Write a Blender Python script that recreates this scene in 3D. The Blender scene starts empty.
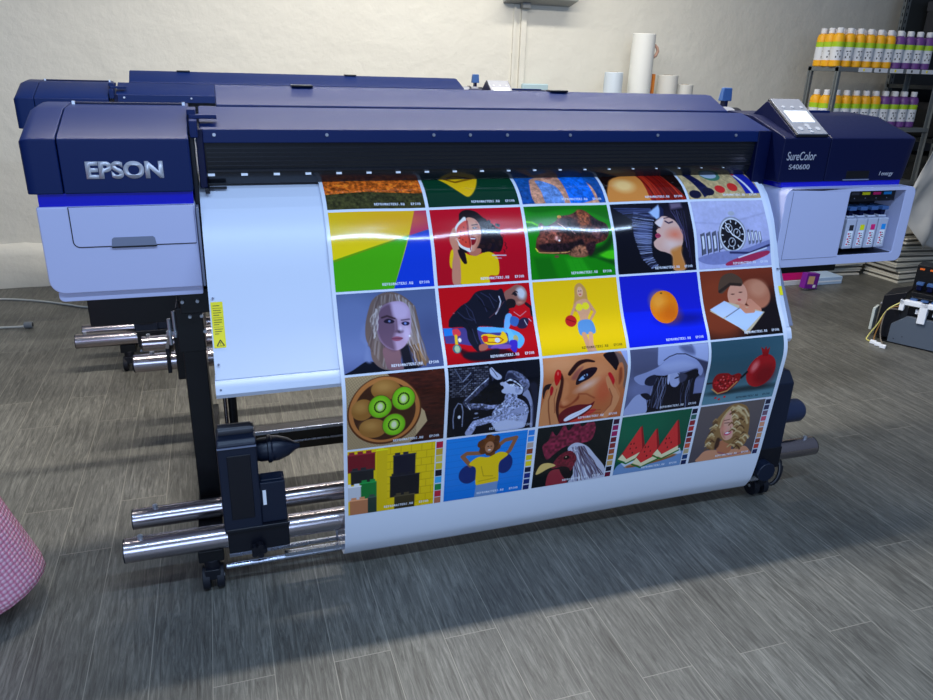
import bpy, bmesh, math, random
import numpy as np
from mathutils import Vector, Matrix, noise as mnoise
R = math.radians
random.seed(7)
rng = np.random.default_rng(5)
C = bpy.context.scene.collection
SC = bpy.context.scene

# ------------------------------------------------------------------ camera
def cam_axes(yaw, pitch, roll):
    cy, sy, cp, sp = math.cos(yaw), math.sin(yaw), math.cos(pitch), math.sin(pitch)
    f = np.array([sy*cp, cy*cp, -sp]); r = np.array([cy, -sy, 0.]); d = np.cross(f, r)
    cr, sr = math.cos(roll), math.sin(roll)
    return cr*r+sr*d, -sr*r+cr*d, f
_r, _d, _f = cam_axes(R(18.732), R(21.1605), R(-1.80136))
cd = bpy.data.cameras.new('camera'); cam = bpy.data.objects.new('camera', cd); C.objects.link(cam)
m = Matrix.Identity(4)
for i in range(3):
    m[i][0] = _r[i]; m[i][1] = -_d[i]; m[i][2] = -_f[i]
m[0][3], m[1][3], m[2][3] = .41, -1.95, 1.41
cam.matrix_world = m
cd.sensor_fit = 'HORIZONTAL'; cd.sensor_width = 36; cd.lens = 739.44/933*36
cd.clip_start = .02
SC.camera = cam
# ------------------------------------------------------------------ light
w = bpy.data.worlds.new('world'); SC.world = w; w.use_nodes = True
w.node_tree.nodes['Background'].inputs[0].default_value = (.50, .62, .88, 1)
w.node_tree.nodes['Background'].inputs[1].default_value = .18
def area(name, loc, aim, sx, sy, power, col):
    l = bpy.data.lights.new(name, 'AREA'); l.shape = 'RECTANGLE'; l.size = sx; l.size_y = sy
    l.energy = power; l.color = col
    o = bpy.data.objects.new(name, l); C.objects.link(o); o.location = loc
    o.rotation_euler = (Vector(aim)-Vector(loc)).to_track_quat('-Z', 'Y').to_euler()
    return o
area('ceiling_tube_front', (1.3, -1.62, 2.85), (1.3, -1.62, 0), 3.4, .05, 64, (.50, .70, 1.0))
area('ceiling_tube_middle', (1.2, .72, 2.85), (1.2, .72, 0), 3.2, .10, 92, (1.0, .95, .88))
area('front_fill_light', (-.6, -5.2, 2.0), (1.3, 0, .5), 3.2, 1.6, 74, (.50, .68, 1.0))  # added soft blue fill for the upright faces; no such source in view
area('ceiling_tube_back', (1.9, 2.2, 2.9), (1.9, 2.45, 0), 3.0, .14, 37, (1.0, .955, .86))
SC.view_settings.view_transform = 'Standard'; SC.view_settings.look = 'None'
SC.view_settings.exposure = 0.30; SC.view_settings.gamma = 1.0
SC.view_settings.use_curve_mapping = False

# ------------------------------------------------------------------ materials
def s2l(c):
    c = np.asarray(c, float)/255.
    return tuple(np.where(c <= .04045, c/12.92, ((c+.055)/1.055)**2.4))
MATS = {}
def mat(name, col, rough=.5, metal=0., coat=0., bump=0., bscale=80., alpha=None, trans=0., var=0., vscale=3., emit=0., ior=1.45, spec=.5):
    if name in MATS: return MATS[name]
    mt = bpy.data.materials.new(name); mt.use_nodes = True; nt = mt.node_tree; b = nt.nodes['Principled BSDF']
    l = s2l(col)
    b.inputs['Base Color'].default_value = (*l, 1); b.inputs['Roughness'].default_value = rough
    b.inputs['Metallic'].default_value = metal; b.inputs['IOR'].default_value = ior
    b.inputs['Coat Weight'].default_value = coat; b.inputs['Coat Roughness'].default_value = .08
    b.inputs['Transmission Weight'].default_value = trans; b.inputs['Specular IOR Level'].default_value = spec
    if emit: b.inputs['Emission Color'].default_value = (*l, 1); b.inputs['Emission Strength'].default_value = emit
    if alpha is not None: b.inputs['Alpha'].default_value = alpha
    tc = nt.nodes.new('ShaderNodeTexCoord')
    nz = nt.nodes.new('ShaderNodeTexNoise'); nz.inputs['Scale'].default_value = bscale; nz.inputs['Detail'].default_value = 4
    nt.links.new(tc.outputs['Object'], nz.inputs['Vector'])
    if bump:
        bp = nt.nodes.new('ShaderNodeBump'); bp.inputs['Strength'].default_value = bump; bp.inputs['Distance'].default_value = .004
        nt.links.new(nz.outputs['Fac'], bp.inputs['Height']); nt.links.new(bp.outputs['Normal'], b.inputs['Normal'])
    if var:
        n2 = nt.nodes.new('ShaderNodeTexNoise'); n2.inputs['Scale'].default_value = vscale; n2.inputs['Detail'].default_value = 5
        nt.links.new(tc.outputs['Object'], n2.inputs['Vector'])
        mx = nt.nodes.new('ShaderNodeMix'); mx.data_type = 'RGBA'
        mx.inputs[6].default_value = (*[x*(1-var) for x in l], 1); mx.inputs[7].default_value = (*[min(1, x*(1+var)) for x in l], 1)
        nt.links.new(n2.outputs['Fac'], mx.inputs[0]); nt.links.new(mx.outputs[2], b.inputs['Base Color'])
    else:
        mr = nt.nodes.new('ShaderNodeMapRange'); mr.inputs['To Min'].default_value = max(.02, rough*.85); mr.inputs['To Max'].default_value = min(1, rough*1.15)
        nt.links.new(nz.outputs['Fac'], mr.inputs['Value']); nt.links.new(mr.outputs['Result'], b.inputs['Roughness'])
    MATS[name] = mt
    return mt
NAVY = mat('navy_plastic', (4, 28, 80), .46, bump=.05, bscale=900, spec=.26)
NAVYD = mat('navy_dark_plastic', (2, 11, 52), .42, spec=.3)
BLUE = mat('translucent_blue_strip', (5, 14, 185), .25, coat=.3)
WHITE = mat('printer_white_plastic', (190, 194, 228), .38, bump=.03, bscale=1200)
WHITE2 = mat('apron_white_metal', (214, 222, 240), .32)
GREY = mat('grey_plastic', (120, 126, 148), .45)
BLACK = mat('black_metal', (8, 9, 14), .42)
BLACKP = mat('black_plastic', (14, 16, 26), .35)
DRIVE = mat('drive_unit_plastic', (16, 26, 46), .42)
SMOKE = mat('smoked_window', (26, 29, 36), .22, coat=.3)
STEEL = mat('brushed_steel', (176, 168, 172), .24, metal=1., bump=.02, bscale=600)
ALU = mat('aluminium_bar', (200, 205, 220), .28, metal=1.)
SCREW = mat('screw_zinc', (190, 195, 205), .3, metal=.8)
LETTER = mat('silver_lettering', (196, 196, 206), .35, metal=.3)
BRIGHT_WHITE = mat('bright_white', (245, 248, 255), .3)  # plain bright white, for labels and the light glints under the hood
YLABEL = mat('yellow_warning_label', (245, 228, 10), .5)
INKBLK = mat('black_ink', (20, 20, 24), .5)
RUBBER = mat('rubber_tread', (14, 18, 30), .6)
LEVER = mat('blue_lever_plastic', (62, 96, 150), .4)
PAPER = mat('glossy_media_white', (226, 232, 246), .16, bump=.10, bscale=5)
SCREEN = mat('control_screen', (225, 232, 238), .25, emit=.12)
SILVER = mat('panel_silver', (140, 142, 150), .4, metal=.2)
def cmat(name, col, rough=.4): return mat(name, col, rough)

# ------------------------------------------------------------------ mesh helper
class MB:
    def __init__(s): s.bm = bmesh.new(); s.mats = []; s.mi = 0
    def use(s, mt):
        if mt not in s.mats: s.mats.append(mt)
        s.mi = s.mats.index(mt); return s
    def face(s, vs):
        try:
            f = s.bm.faces.new(vs); f.material_index = s.mi; return f
        except ValueError: return None
    def poly3(s, pts): return s.face([s.bm.verts.new(p) for p in pts])
    def box(s, x0, x1, y0, y1, z0, z1, M=None):
        v = [s.bm.verts.new((M @ Vector(p)) if M else p) for p in [(x0,y0,z0),(x1,y0,z0),(x1,y1,z0),(x0,y1,z0),(x0,y0,z1),(x1,y0,z1),(x1,y1,z1),(x0,y1,z1)]]
        for q in [(0,3,2,1),(4,5,6,7),(0,1,5,4),(1,2,6,5),(2,3,7,6),(3,0,4,7)]: s.face([v[i] for i in q])
        return s
    def loft(s, rings, cap=True, close=True):
        L = [[s.bm.verts.new(p) for p in r] for r in rings]; n = len(L[0])
        for a, b in zip(L[:-1], L[1:]):
            for i in range(n if close else n-1):
                j = (i+1) % n; s.face([a[i], a[j], b[j], b[i]])
        if cap: s.face(L[0][::-1]); s.face(L[-1])
        return s
    def prism(s, prof, x0, x1): return s.loft([[(x, y, z) for y, z in prof] for x in (x0, x1)])
    def cyl(s, p0, p1, r0, r1=None, n=28, cap=True):
        p0, p1 = Vector(p0), Vector(p1); r1 = r0 if r1 is None else r1
        d = (p1-p0).normalized(); u = d.orthogonal().normalized(); v = d.cross(u)
        return s.loft([[p+(u*math.cos(2*math.pi*i/n)+v*math.sin(2*math.pi*i/n))*r for i in range(n)] for p, r in ((p0, r0), (p1, r1))], cap)
    def lathe(s, prof, c=(0,0,0), n=24, ax=None):
        c = Vector(c); d = Vector(ax or (0,0,1)).normalized(); u = d.orthogonal().normalized(); v = d.cross(u)
        return s.loft([[c+d*z+(u*math.cos(2*math.pi*i/n)+v*math.sin(2*math.pi*i/n))*max(r, 1e-4) for i in range(n)] for r, z in prof], True)
    def tube(s, pts, r, n=10):
        P = [Vector(p) for p in pts]; rings = []; u = None
        for i, p in enumerate(P):
            d = (P[min(i+1, len(P)-1)]-P[max(i-1, 0)]).normalized()
            u = d.orthogonal().normalized() if u is None else (u-d*u.dot(d)).normalized()
            v = d.cross(u); rings.append([p+(u*math.cos(2*math.pi*k/n)+v*math.sin(2*math.pi*k/n))*r for k in range(n)])
        return s.loft(rings)
    def build(s, name, mt=None, parent=None, bevel=0., smooth=True, ang=35, segs=2):
        bmesh.ops.recalc_face_normals(s.bm, faces=s.bm.faces)
        me = bpy.data.meshes.new(name); s.bm.to_mesh(me); s.bm.free()
        for q in (s.mats or [mt]): me.materials.append(q)
        if smooth:
            me.polygons.foreach_set('use_smooth', [True]*len(me.polygons)); me.set_sharp_from_angle(angle=R(ang))
        o = bpy.data.objects.new(name, me); C.objects.link(o)
        if parent: o.parent = parent
        if bevel:
            b = o.modifiers.new('bevel', 'BEVEL'); b.width = bevel; b.segments = segs; b.limit_method = 'ANGLE'; b.angle_limit = R(32); b.harden_normals = True
        return o
def tag(o, label=None, cat=None, group=None, kind=None):
    if label: o['label'] = label
    if cat: o['category'] = cat
    if group: o['group'] = group
    if kind: o['kind'] = kind
    return o
def empty(name, loc=(0,0,0), rz=0, **k):
    o = bpy.data.objects.new(name, None); C.objects.link(o); o.location = loc; o.rotation_euler.z = rz; o.empty_display_size = .1
    return tag(o, **k)
def kids(o): return [c for c in bpy.data.objects if c.parent is o]
def copy_tree(o, parent=None, skip=()):
    c = o.copy(); C.objects.link(c); c.parent = parent
    for ch in kids(o):
        if ch.name.split('.')[0] in skip: continue
        copy_tree(ch, c, skip)
    return c
def text_mesh(name, s, x0, x1, z0, z1, y, mt, parent, bold=0., shear=0., tilt=None):
    cu = bpy.data.curves.new(name, 'FONT'); cu.body = s; cu.extrude = .0; cu.offset = bold; cu.shear = shear
    t = bpy.data.objects.new('temporary_text', cu); C.objects.link(t)
    bpy.context.view_layer.update()
    me = bpy.data.meshes.new_from_object(t.evaluated_get(bpy.context.evaluated_depsgraph_get()))
    bpy.data.objects.remove(t); bpy.data.curves.remove(cu)
    co = np.empty(len(me.vertices)*3); me.vertices.foreach_get('co', co); co = co.reshape(-1, 3)
    a, b = co[:, 0].min(), co[:, 0].max(); c_, d = co[:, 1].min(), co[:, 1].max()
    out = np.c_[x0+(co[:, 0]-a)/(b-a)*(x1-x0), np.full(len(co), y), z0+(co[:, 1]-c_)/(d-c_)*(z1-z0)]
    me.vertices.foreach_set('co', out.ravel()); me.update(); me.name = name
    me.materials.append(mt)
    bm = bmesh.new(); bm.from_mesh(me)
    r = bmesh.ops.extrude_face_region(bm, geom=bm.faces[:])
    bmesh.ops.translate(bm, verts=[v for v in r['geom'] if isinstance(v, bmesh.types.BMVert)], vec=(0, -.0012, 0))
    bmesh.ops.recalc_face_normals(bm, faces=bm.faces); bm.to_mesh(me); bm.free()
    o = bpy.data.objects.new(name, me); C.objects.link(o); o.parent = parent
    return o

# ------------------------------------------------------------------ floor
def floor_mat():
    mt = bpy.data.materials.new('grey_wood_vinyl'); mt.use_nodes = True; nt = mt.node_tree; b = nt.nodes['Principled BSDF']; N = nt.nodes.new; K = nt.links.new
    tc = N('ShaderNodeTexCoord'); mp = N('ShaderNodeMapping'); mp.inputs['Rotation'].default_value = (0, 0, R(90)); mp.inputs['Location'].default_value = (.17, -.005, 0)
    K(tc.outputs['Object'], mp.inputs['Vector'])
    br = N('ShaderNodeTexBrick'); br.offset = .29; br.offset_frequency = 2; br.inputs['Scale'].default_value = 1
    br.inputs['Brick Width'].default_value = .92; br.inputs['Row Height'].default_value = .1445; br.inputs['Mortar Size'].default_value = .0011
    br.inputs['Mortar Smooth'].default_value = .1; br.inputs['Bias'].default_value = -.1
    br.inputs['Color1'].default_value = (.0, .0, .0, 1); br.inputs['Color2'].default_value = (1, 1, 1, 1); br.inputs['Mortar'].default_value = (.5, .5, .5, 1)
    K(mp.outputs['Vector'], br.inputs['Vector'])
    # grain stretched along Y, shifted per plank
    m2 = N('ShaderNodeMapping'); m2.inputs['Scale'].default_value = (60, 4.5, 1); K(tc.outputs['Object'], m2.inputs['Vector'])
    ad = N('ShaderNodeVectorMath'); ad.operation = 'MULTIPLY_ADD'; ad.inputs[1].default_value = (9, 17, 5)
    K(br.outputs['Color'], ad.inputs[0]); K(m2.outputs['Vector'], ad.inputs[2])
    g = N('ShaderNodeTexNoise'); g.inputs['Scale'].default_value = 1.6; g.inputs['Detail'].default_value = 9; g.inputs['Roughness'].default_value = .72; g.inputs['Distortion'].default_value = 1.2
    K(ad.outputs[0], g.inputs['Vector'])
    cl = N('ShaderNodeTexNoise'); cl.inputs['Scale'].default_value = 3.2; cl.inputs['Detail'].default_value = 5; K(tc.outputs['Object'], cl.inputs['Vector'])
    cr = N('ShaderNodeValToRGB'); e = cr.color_ramp.elements
    e[0].position = .30; e[0].color = (*s2l((58, 56, 51)), 1); e[1].position = .76; e[1].color = (*s2l((136, 134, 125)), 1)
    n_ = cr.color_ramp.elements.new(.5); n_.color = (*s2l((95, 94, 88)), 1)
    K(g.outputs['Fac'], cr.inputs['Fac'])
    mv = N('ShaderNodeMapRange'); mv.inputs['From Min'].default_value = .3; mv.inputs['From Max'].default_value = .7; mv.inputs['To Min'].default_value = .78; mv.inputs['To Max'].default_value = 1.18
    K(cl.outputs['Fac'], mv.inputs['Value'])
    pv = N('ShaderNodeMapRange'); pv.inputs['To Min'].default_value = .86; pv.inputs['To Max'].default_value = 1.12; K(br.outputs['Color'], pv.inputs['Value'])
    mu = N('ShaderNodeMath'); mu.operation = 'MULTIPLY'; K(mv.outputs[0], mu.inputs[0]); K(pv.outputs[0], mu.inputs[1])
    sc = N('ShaderNodeVectorMath'); sc.operation = 'SCALE'; K(cr.outputs['Color'], sc.inputs[0]); K(mu.outputs[0], sc.inputs['Scale'])
    # pale open seams between the planks
    mx = N('ShaderNodeMix'); mx.data_type = 'RGBA'; mx.inputs[7].default_value = (*s2l((150, 146, 134)), 1)
    fm = N('ShaderNodeMath'); fm.operation = 'MULTIPLY'; fm.inputs[1].default_value = .62; K(br.outputs['Fac'], fm.inputs[0])
    K(fm.outputs[0], mx.inputs[0]); K(sc.outputs[0], mx.inputs[6]); K(mx.outputs[2], b.inputs['Base Color'])
    b.inputs['Roughness'].default_value = .42
    bp = N('ShaderNodeBump'); bp.inputs['Strength'].default_value = .25; bp.inputs['Distance'].default_value = .002; K(g.outputs['Fac'], bp.inputs['Height']); K(bp.outputs['Normal'], b.inputs['Normal'])
    return mt
b = MB(); b.box(-4, 8, -4, 3.36, -.06, 0); tag(b.build('floor', floor_mat()), kind='structure')

def wall_mat():
    mt = bpy.data.materials.new('cream_plaster'); mt.use_nodes = True; nt = mt.node_tree; b = nt.nodes['Principled BSDF']; N = nt.nodes.new; K = nt.links.new
    tc = N('ShaderNodeTexCoord'); n1 = N('ShaderNodeTexNoise'); n1.inputs['Scale'].default_value = 7; n1.inputs['Detail'].default_value = 8; n1.inputs['Roughness'].default_value = .6
    n2 = N('ShaderNodeTexNoise'); n2.inputs['Scale'].default_value = 1.1; n2.inputs['Detail'].default_value = 3
    K(tc.outputs['Object'], n1.inputs['Vector']); K(tc.outputs['Object'], n2.inputs['Vector'])
    mx = N('ShaderNodeMix'); mx.data_type = 'RGBA'; mx.inputs[6].default_value = (*s2l((210, 205, 192)), 1); mx.inputs[7].default_value = (*s2l((226, 223, 211)), 1)
    K(n2.outputs['Fac'], mx.inputs[0]); K(mx.outputs[2], b.inputs['Base Color']); b.inputs['Roughness'].default_value = .6
    bp = N('ShaderNodeBump'); bp.inputs['Strength'].default_value = .5; bp.inputs['Distance'].default_value = .02; K(n1.outputs['Fac'], bp.inputs['Height']); K(bp.outputs['Normal'], b.inputs['Normal'])
    return mt
WALL = wall_mat()
b = MB(); b.box(-4, 8, 3.26, 3.36, 0, 3.2); tag(b.build('wall_back', WALL), kind='structure')
# rough plaster plinth bulging along the foot of the wall
b = MB(); nx = 160
def plinth(x, t):
    n = mnoise.noise(Vector((x*2.3, t*3, 1)))*.012+mnoise.noise(Vector((x*9, t*9, 4)))*.006
    return n
rings = []
for i in range(nx+1):
    x = -4+12*i/nx
    top = .255+mnoise.noise(Vector((x*1.7, 0, 0)))*.03+mnoise.noise(Vector((x*7, 3, 0)))*.012
    pr = [(3.262, 0.001), (3.212+plinth(x, 0), 0.001), (3.214+plinth(x, .4), top*.4), (3.212+plinth(x, .8), top*.75), (3.222+plinth(x, 1.1), top*.93), (3.262, top+.015)]
    rings.append([(x, y, z) for y, z in pr])
b.loft(rings); tag(b.build('baseboard_back', WALL, ang=80), kind='structure')

# ------------------------------------------------------------------ paper profile
PROF = [(.25, 1.108), (.16, 1.11), (.09, 1.095), (.03, 1.055), (-.02, .985), (-.05, .93), (-.08, .85), (-.13, .745), (-.183, .66), (-.205, .60), (-.203, .53), (-.19, .385), (-.175, .215), (-.16, .12), (-.145, .08)]
S0 = math.hypot(.09, .002)
def cr_spline(P, sub):
    out = []
    for i in range(len(P)-1):
        p0 = P[max(i-1, 0)]; p1 = P[i]; p2 = P[i+1]; p3 = P[min(i+2, len(P)-1)]
        for k in range(sub):
            t = k/sub
            out.append(tuple(.5*((2*p1[a])+(-p0[a]+p2[a])*t+(2*p0[a]-5*p1[a]+4*p2[a]-p3[a])*t*t+(-p0[a]+3*p1[a]-3*p2[a]+p3[a])*t**3) for a in range(len(p1))))
    out.append(tuple(P[-1])); return out
FINE = np.array(cr_spline(PROF+[(-.125, .053), (-.09, .046), (-.04, .052), (.02, .06)], 12))
SF = np.r_[0, np.cumsum(np.hypot(*np.diff(FINE, axis=0).T))]-S0
def prof(s):
    y = np.interp(s, SF, FINE[:, 0]); z = np.interp(s, SF, FINE[:, 1])
    e = .003
    ty = np.interp(s+e, SF, FINE[:, 0])-np.interp(s-e, SF, FINE[:, 0]); tz = np.interp(s+e, SF, FINE[:, 1])-np.interp(s-e, SF, FINE[:, 1])
    L = np.hypot(ty, tz)+1e-9
    return y, z, tz/L, -ty/L      # point and outward normal (front / up)
def paper_pt(x, s, off=0.):
    x = np.asarray(x, float); s = np.asarray(s, float)
    y, z, ny, nz = prof(s)
    # soft cockle of the sheet
    wob = .0016*np.sin(x*11+.6)*np.exp(-((s-.17)/.10)**2)+.0012*np.sin(x*23+1.1+s*9)*np.exp(-((s-.2)/.14)**2)+.0025*np.sin(x*4.1+s*3)*np.clip((s-.5)/.5, 0, 1)
    sg = -1.  # outward
    return x, y+(ny*(wob+off)), z+(nz*(wob+off))
_y, _z, _ny, _nz = prof(np.array([.5]))
if _ny[0] > 0:      # make sure the normal points to the front
    _old = prof
    def prof(s):
        y, z, a, c = _old(s); return y, z, -a, -c
def grid_mesh(name, X, Y, Z, mt, parent, cols=None):
    H, W = X.shape; co = np.stack([X, Y, Z], -1).reshape(-1, 3).astype(np.float32)
    me = bpy.data.meshes.new(name); me.vertices.add(H*W); me.vertices.foreach_set('co', co.ravel())
    i = np.arange((H-1)*(W-1)); r, c = i//(W-1), i % (W-1); a = r*W+c
    q = np.stack([a, a+W, a+W+1, a+1], -1).astype(np.int32)
    me.loops.add(q.size); me.loops.foreach_set('vertex_index', q.ravel()); me.polygons.add(len(q))
    me.polygons.foreach_set('loop_start', np.arange(len(q), dtype=np.int32)*4); me.polygons.foreach_set('use_smooth', np.ones(len(q), bool))
    if cols is not None:
        at = me.color_attributes.new('picture', 'FLOAT_COLOR', 'POINT')
        lin = np.where(cols <= .04045, cols/12.92, ((np.clip(cols, 0, 1)+.055)/1.055)**2.4)
        at.data.foreach_set('color', np.concatenate([lin.reshape(-1, 3), np.ones((H*W, 1))], 1).astype(np.float32).ravel())
    me.materials.append(mt); me.update(calc_edges=True); me.validate()
    o = bpy.data.objects.new(name, me); C.objects.link(o); o.parent = parent
    return o
def print_mat():
    mt = bpy.data.materials.new('glossy_colour_print'); mt.use_nodes = True; nt = mt.node_tree; b = nt.nodes['Principled BSDF']
    a = nt.nodes.new('ShaderNodeVertexColor'); a.layer_name = 'picture'; nt.links.new(a.outputs['Color'], b.inputs['Base Color'])
    b.inputs['Roughness'].default_value = .10; b.inputs['Specular IOR Level'].default_value = .4
    tc = nt.nodes.new('ShaderNodeTexCoord'); nz = nt.nodes.new('ShaderNodeTexNoise'); nz.inputs['Scale'].default_value = 5; nt.links.new(tc.outputs['Object'], nz.inputs['Vector'])
    bp = nt.nodes.new('ShaderNodeBump'); bp.inputs['Strength'].default_value = .10; bp.inputs['Distance'].default_value = .004
    nt.links.new(nz.outputs['Fac'], bp.inputs['Height']); nt.links.new(bp.outputs['Normal'], b.inputs['Normal'])
    return mt
PRINT = print_mat()

# ------------------------------------------------------------------ the wide-format printer
PR = empty('large_format_printer', label='front large navy and white wide-format printer with a colour print hanging from it', cat='printer', group='two large-format printers')
def housing_rings(xs, zlo, pk=(.17, 1.279, .30, 1.287)):
    # (x, front inset, top drop)
    out = []
    for x, ins, drop, bins in xs:
        out.append([(x, 0+ins+bins, zlo), (x, 0+ins, 1.222-drop*.6), (x, .012+ins, 1.229-drop), (x, pk[0]+ins*.6, pk[1]-drop), (x, pk[2], pk[3]-drop), (x, .38-ins, pk[3]-.022-drop), (x, .39-ins, pk[3]-.03-drop), (x, .39-ins, zlo)])
    return out
# left housing : end cap + front cover + blue strip + white body
b = MB(); b.loft(housing_rings([(-.013, .012, .012, .002), (-.010, .005, .006, .001), (-.002, .001, .002, 0), (.010, 0, 0, 0), (.0635, 0, 0, 0)], 1.097))
b.build('housing_end_cap', NAVY, PR, bevel=.003, ang=25)
b = MB(); b.loft(housing_rings([(.0655, 0, 0, 0), (.350, 0, 0, 0)], 1.097)); fc = b.build('front_cover', NAVY, PR, bevel=.003, ang=25)
text_mesh('maker_lettering', 'EPSON', .118, .287, 1.131, 1.172, -.0004, LETTER, fc, bold=.045)
b = MB(); b.box(.070, .343, .255, .275, 1.283, 1.2895); b.build('cover_hinge_strip', NAVYD, PR, bevel=.002)
for x in (.072, .336):
    b = MB(); b.box(x, x+.007, .25, .262, 1.282, 1.292); b.build('cover_hinge_screw', SCREW, PR)
b = MB(); b.box(.006, .348, .008, .36, 1.066, 1.098); b.build('blue_strip', BLUE, PR, bevel=.002)
def rrect_front(x0, x1, z0, z1, rl, rr, n=6):
    pts = [(x0, z1), (x1, z1)]
    for k in range(n+1):
        a = -math.pi/2*k/n; pts.append((x1-rr+rr*math.cos(a), z0+rr+rr*math.sin(a)))
    for k in range(n+1):
        a = -math.pi/2-math.pi/2*k/n; pts.append((x0+rl+rl*math.cos(a), z0+rl+rl*math.sin(a)))
    return pts
b = MB(); P = rrect_front(0, .35, .855, 1.067, .035, .004)
b.loft([[(x, .0, z) for x, z in P], [(x, .36, z) for x, z in P]]); 
b.build('lower_housing', WHITE, PR, bevel=.008, segs=3)
b = MB(); P = rrect_front(.014, .349, .832, .856, .012, .004, 3)
b.loft([[(x, .012, z) for x, z in P], [(x, .35, z) for x, z in P]]); b.build('lower_tray', WHITE, PR, bevel=.002)
# waste-ink door standing just proud of the housing, dark seam and grip recess
b = MB(); P = rrect_front(.0665, .3455, .9685, 1.0665, .016, .003); b.loft([[(x, -.0012, z) for x, z in P], [(x, .004, z) for x, z in P]]); b.build('door_seam', BLACKP, PR)
b = MB(); P = rrect_front(.069, .346, .971, 1.066, .014, .003); b.loft([[(x, -.0042, z) for x, z in P], [(x, .0, z) for x, z in P]]); dr = b.build('maintenance_door', WHITE, PR, bevel=.0012)
b = MB(); b.loft([[(x, y, z) for x, z in [(.150, .966), (.253, .966), (.250, .988), (.246, .992), (.158, .992), (.153, .988)]] for y in (-.0052, -.003)]); b.use(BLACKP); b.box(.151, .252, -.0056, -.003, .966, .970)
b.mats = [GREY, BLACKP]
for f in b.bm.faces:
    f.material_index = 0
for f in b.bm.faces:
    if f.calc_center_median().z < .9705: f.material_index = 1
b.build('door_grip', None, dr)
# inner side plates with little screws
b = MB(); b.use(BLACKP); b.box(.3505, .362, .05, .38, .84, 1.22)
b.build('side_plate', None, PR, bevel=.002)
b = MB(); b.use(GREY); b.box(.352, .3575, -.012, .03, .86, 1.06); b.build('side_trim', None, PR)
b = MB(); b.use(NAVY); b.box(.354, .372, .03, .10, 1.222, 1.262); b.box(.354, .42, .09, .12, 1.262, 1.272); b.box(.35, .37, .095, .2, 1.27, 1.284); b.build('hood_bracket', None, PR, bevel=.002)
# hood
HX0, HX1 = .372, 2.092
b = MB(); b.prism([(.066, 1.206), (.068, 1.238), (.074, 1.242), (.225, 1.284), (.235, 1.276), (.39, 1.276), (.39, 1.206)], HX0+.004, HX1); hood = b.build('hood', NAVY, PR, bevel=.002)
for i, x in enumerate([.41, .69, .98, 1.085, 1.195, 1.39, 1.68, 1.96]):
    b = MB(); b.cyl((x, .068, 1.226), (x, .0635, 1.226), .0042, n=12); b.build('hood_screw', SCREW, hood)
RX0, RX1 = .422, 2.046
b = MB(); b.prism([(.236, 1.279), (.238, 1.288), (.315, 1.333), (.345, 1.335), (.40, 1.30), (.40, 1.10), (.25, 1.10)], RX0, RX1)
for v in b.bm.verts:
    if v.co.x > 2 and v.co.z > 1.31: v.co.x -= .02
rc = b.build('rear_cover', NAVY, PR, bevel=.003)
for x in (.66, 1.46):
    b = MB(); b.box(x-.03, x+.03, .31, .35, 1.334, 1.340); b.build('cover_catch', BLACKP, rc, bevel=.002)
# front window
b = MB(); b.prism([(.074, 1.207), (.086, 1.118), (.10, 1.100), (.14, 1.100), (.14, 1.207)], HX0+.010, 2.06); win = b.build('front_window', SMOKE, PR, bevel=.002)
b = MB()
for z in (1.192, 1.181, 1.170, 1.159, 1.148): b.box(HX0+.016, 2.05, .0735+(1.207-z)*.135, .08+(1.207-z)*.135, z-.0012, z+.0012)
b.box(HX0+.016, 2.05, .079, .09, 1.133, 1.138)
b.build('window_rib', BLACKP, win)
b = MB(); b.box(HX0-.006, HX0+.012, .064, .14, 1.095, 1.24); b.build('hood_cheek', NAVYD, PR, bevel=.003)
b = MB(); b.box(2.045, 2.094, .064, .16, 1.06, 1.24); b.build('hood_cheek', NAVYD, PR, bevel=.003)
for i in range(20):  # small white blocks stand in for bright glints of light under the hood
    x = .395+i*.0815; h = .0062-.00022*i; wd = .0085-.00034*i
    b = MB(); b.box(x-wd, x+wd, .0795, .086, 1.1255-h*.5, 1.1255+h*.5); b.build('glint_block', BRIGHT_WHITE, PR)
b = MB(); b.prism([(.11, 1.10), (.11, 1.085), (.30, 1.085), (.30, 1.10)], .38, 2.09); b.build('platen', BLACKP, PR)
# media edge clamp
b = MB(); b.box(.377, .388, .05, .10, 1.083, 1.096); b.box(.388, .43, .075, .095, 1.090, 1.094); b.build('edge_clamp', BLACKP, PR, bevel=.001)
# apron (heated paper guide)
_s = np.array([-.06, .0, .075, .115, .15, .19, .24, .33, .45, .505])
_y, _z, _ny, _nz = prof(_s)
AP = [(float(a-c_*.0055), float(e_-g*.0055)) for a, e_, c_, g in zip(_y, _z, _ny, _nz)]; AP[-1] = (-.174, .664)
back = [(y+.03, z-.012) for y, z in AP][::-1]
b = MB(); b.prism(AP+back, .362, 2.088); ap = b.build('apron', WHITE2, PR, ang=8)
lip = [(-.172, .663), (-.178, .660), (-.186, .643), (-.190, .630), (-.184, .618), (-.15, .612), (-.12, .63), (-.13, .66)]
b = MB(); b.prism(lip, .360, 2.092); b.build('apron_lip', WHITE2, PR, ang=40)
b = MB(); b.prism([(-.128, .745), (-.176, .668), (-.12, .63), (.0, .7), (.03, .95), (.02, .98)], 2.088, 2.1); b.build('apron_end_plate', GREY, PR)
for x, y, z in [(.372, -.080, .845), (.372, -.158, .697), (.372, -.184, .640), (2.078, -.09, .83)]:
    b = MB(); b.cyl((x, y+.005, z), (x, y-.004, z+.002), .0028, n=10); b.build('apron_screw', GREY, ap)
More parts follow.
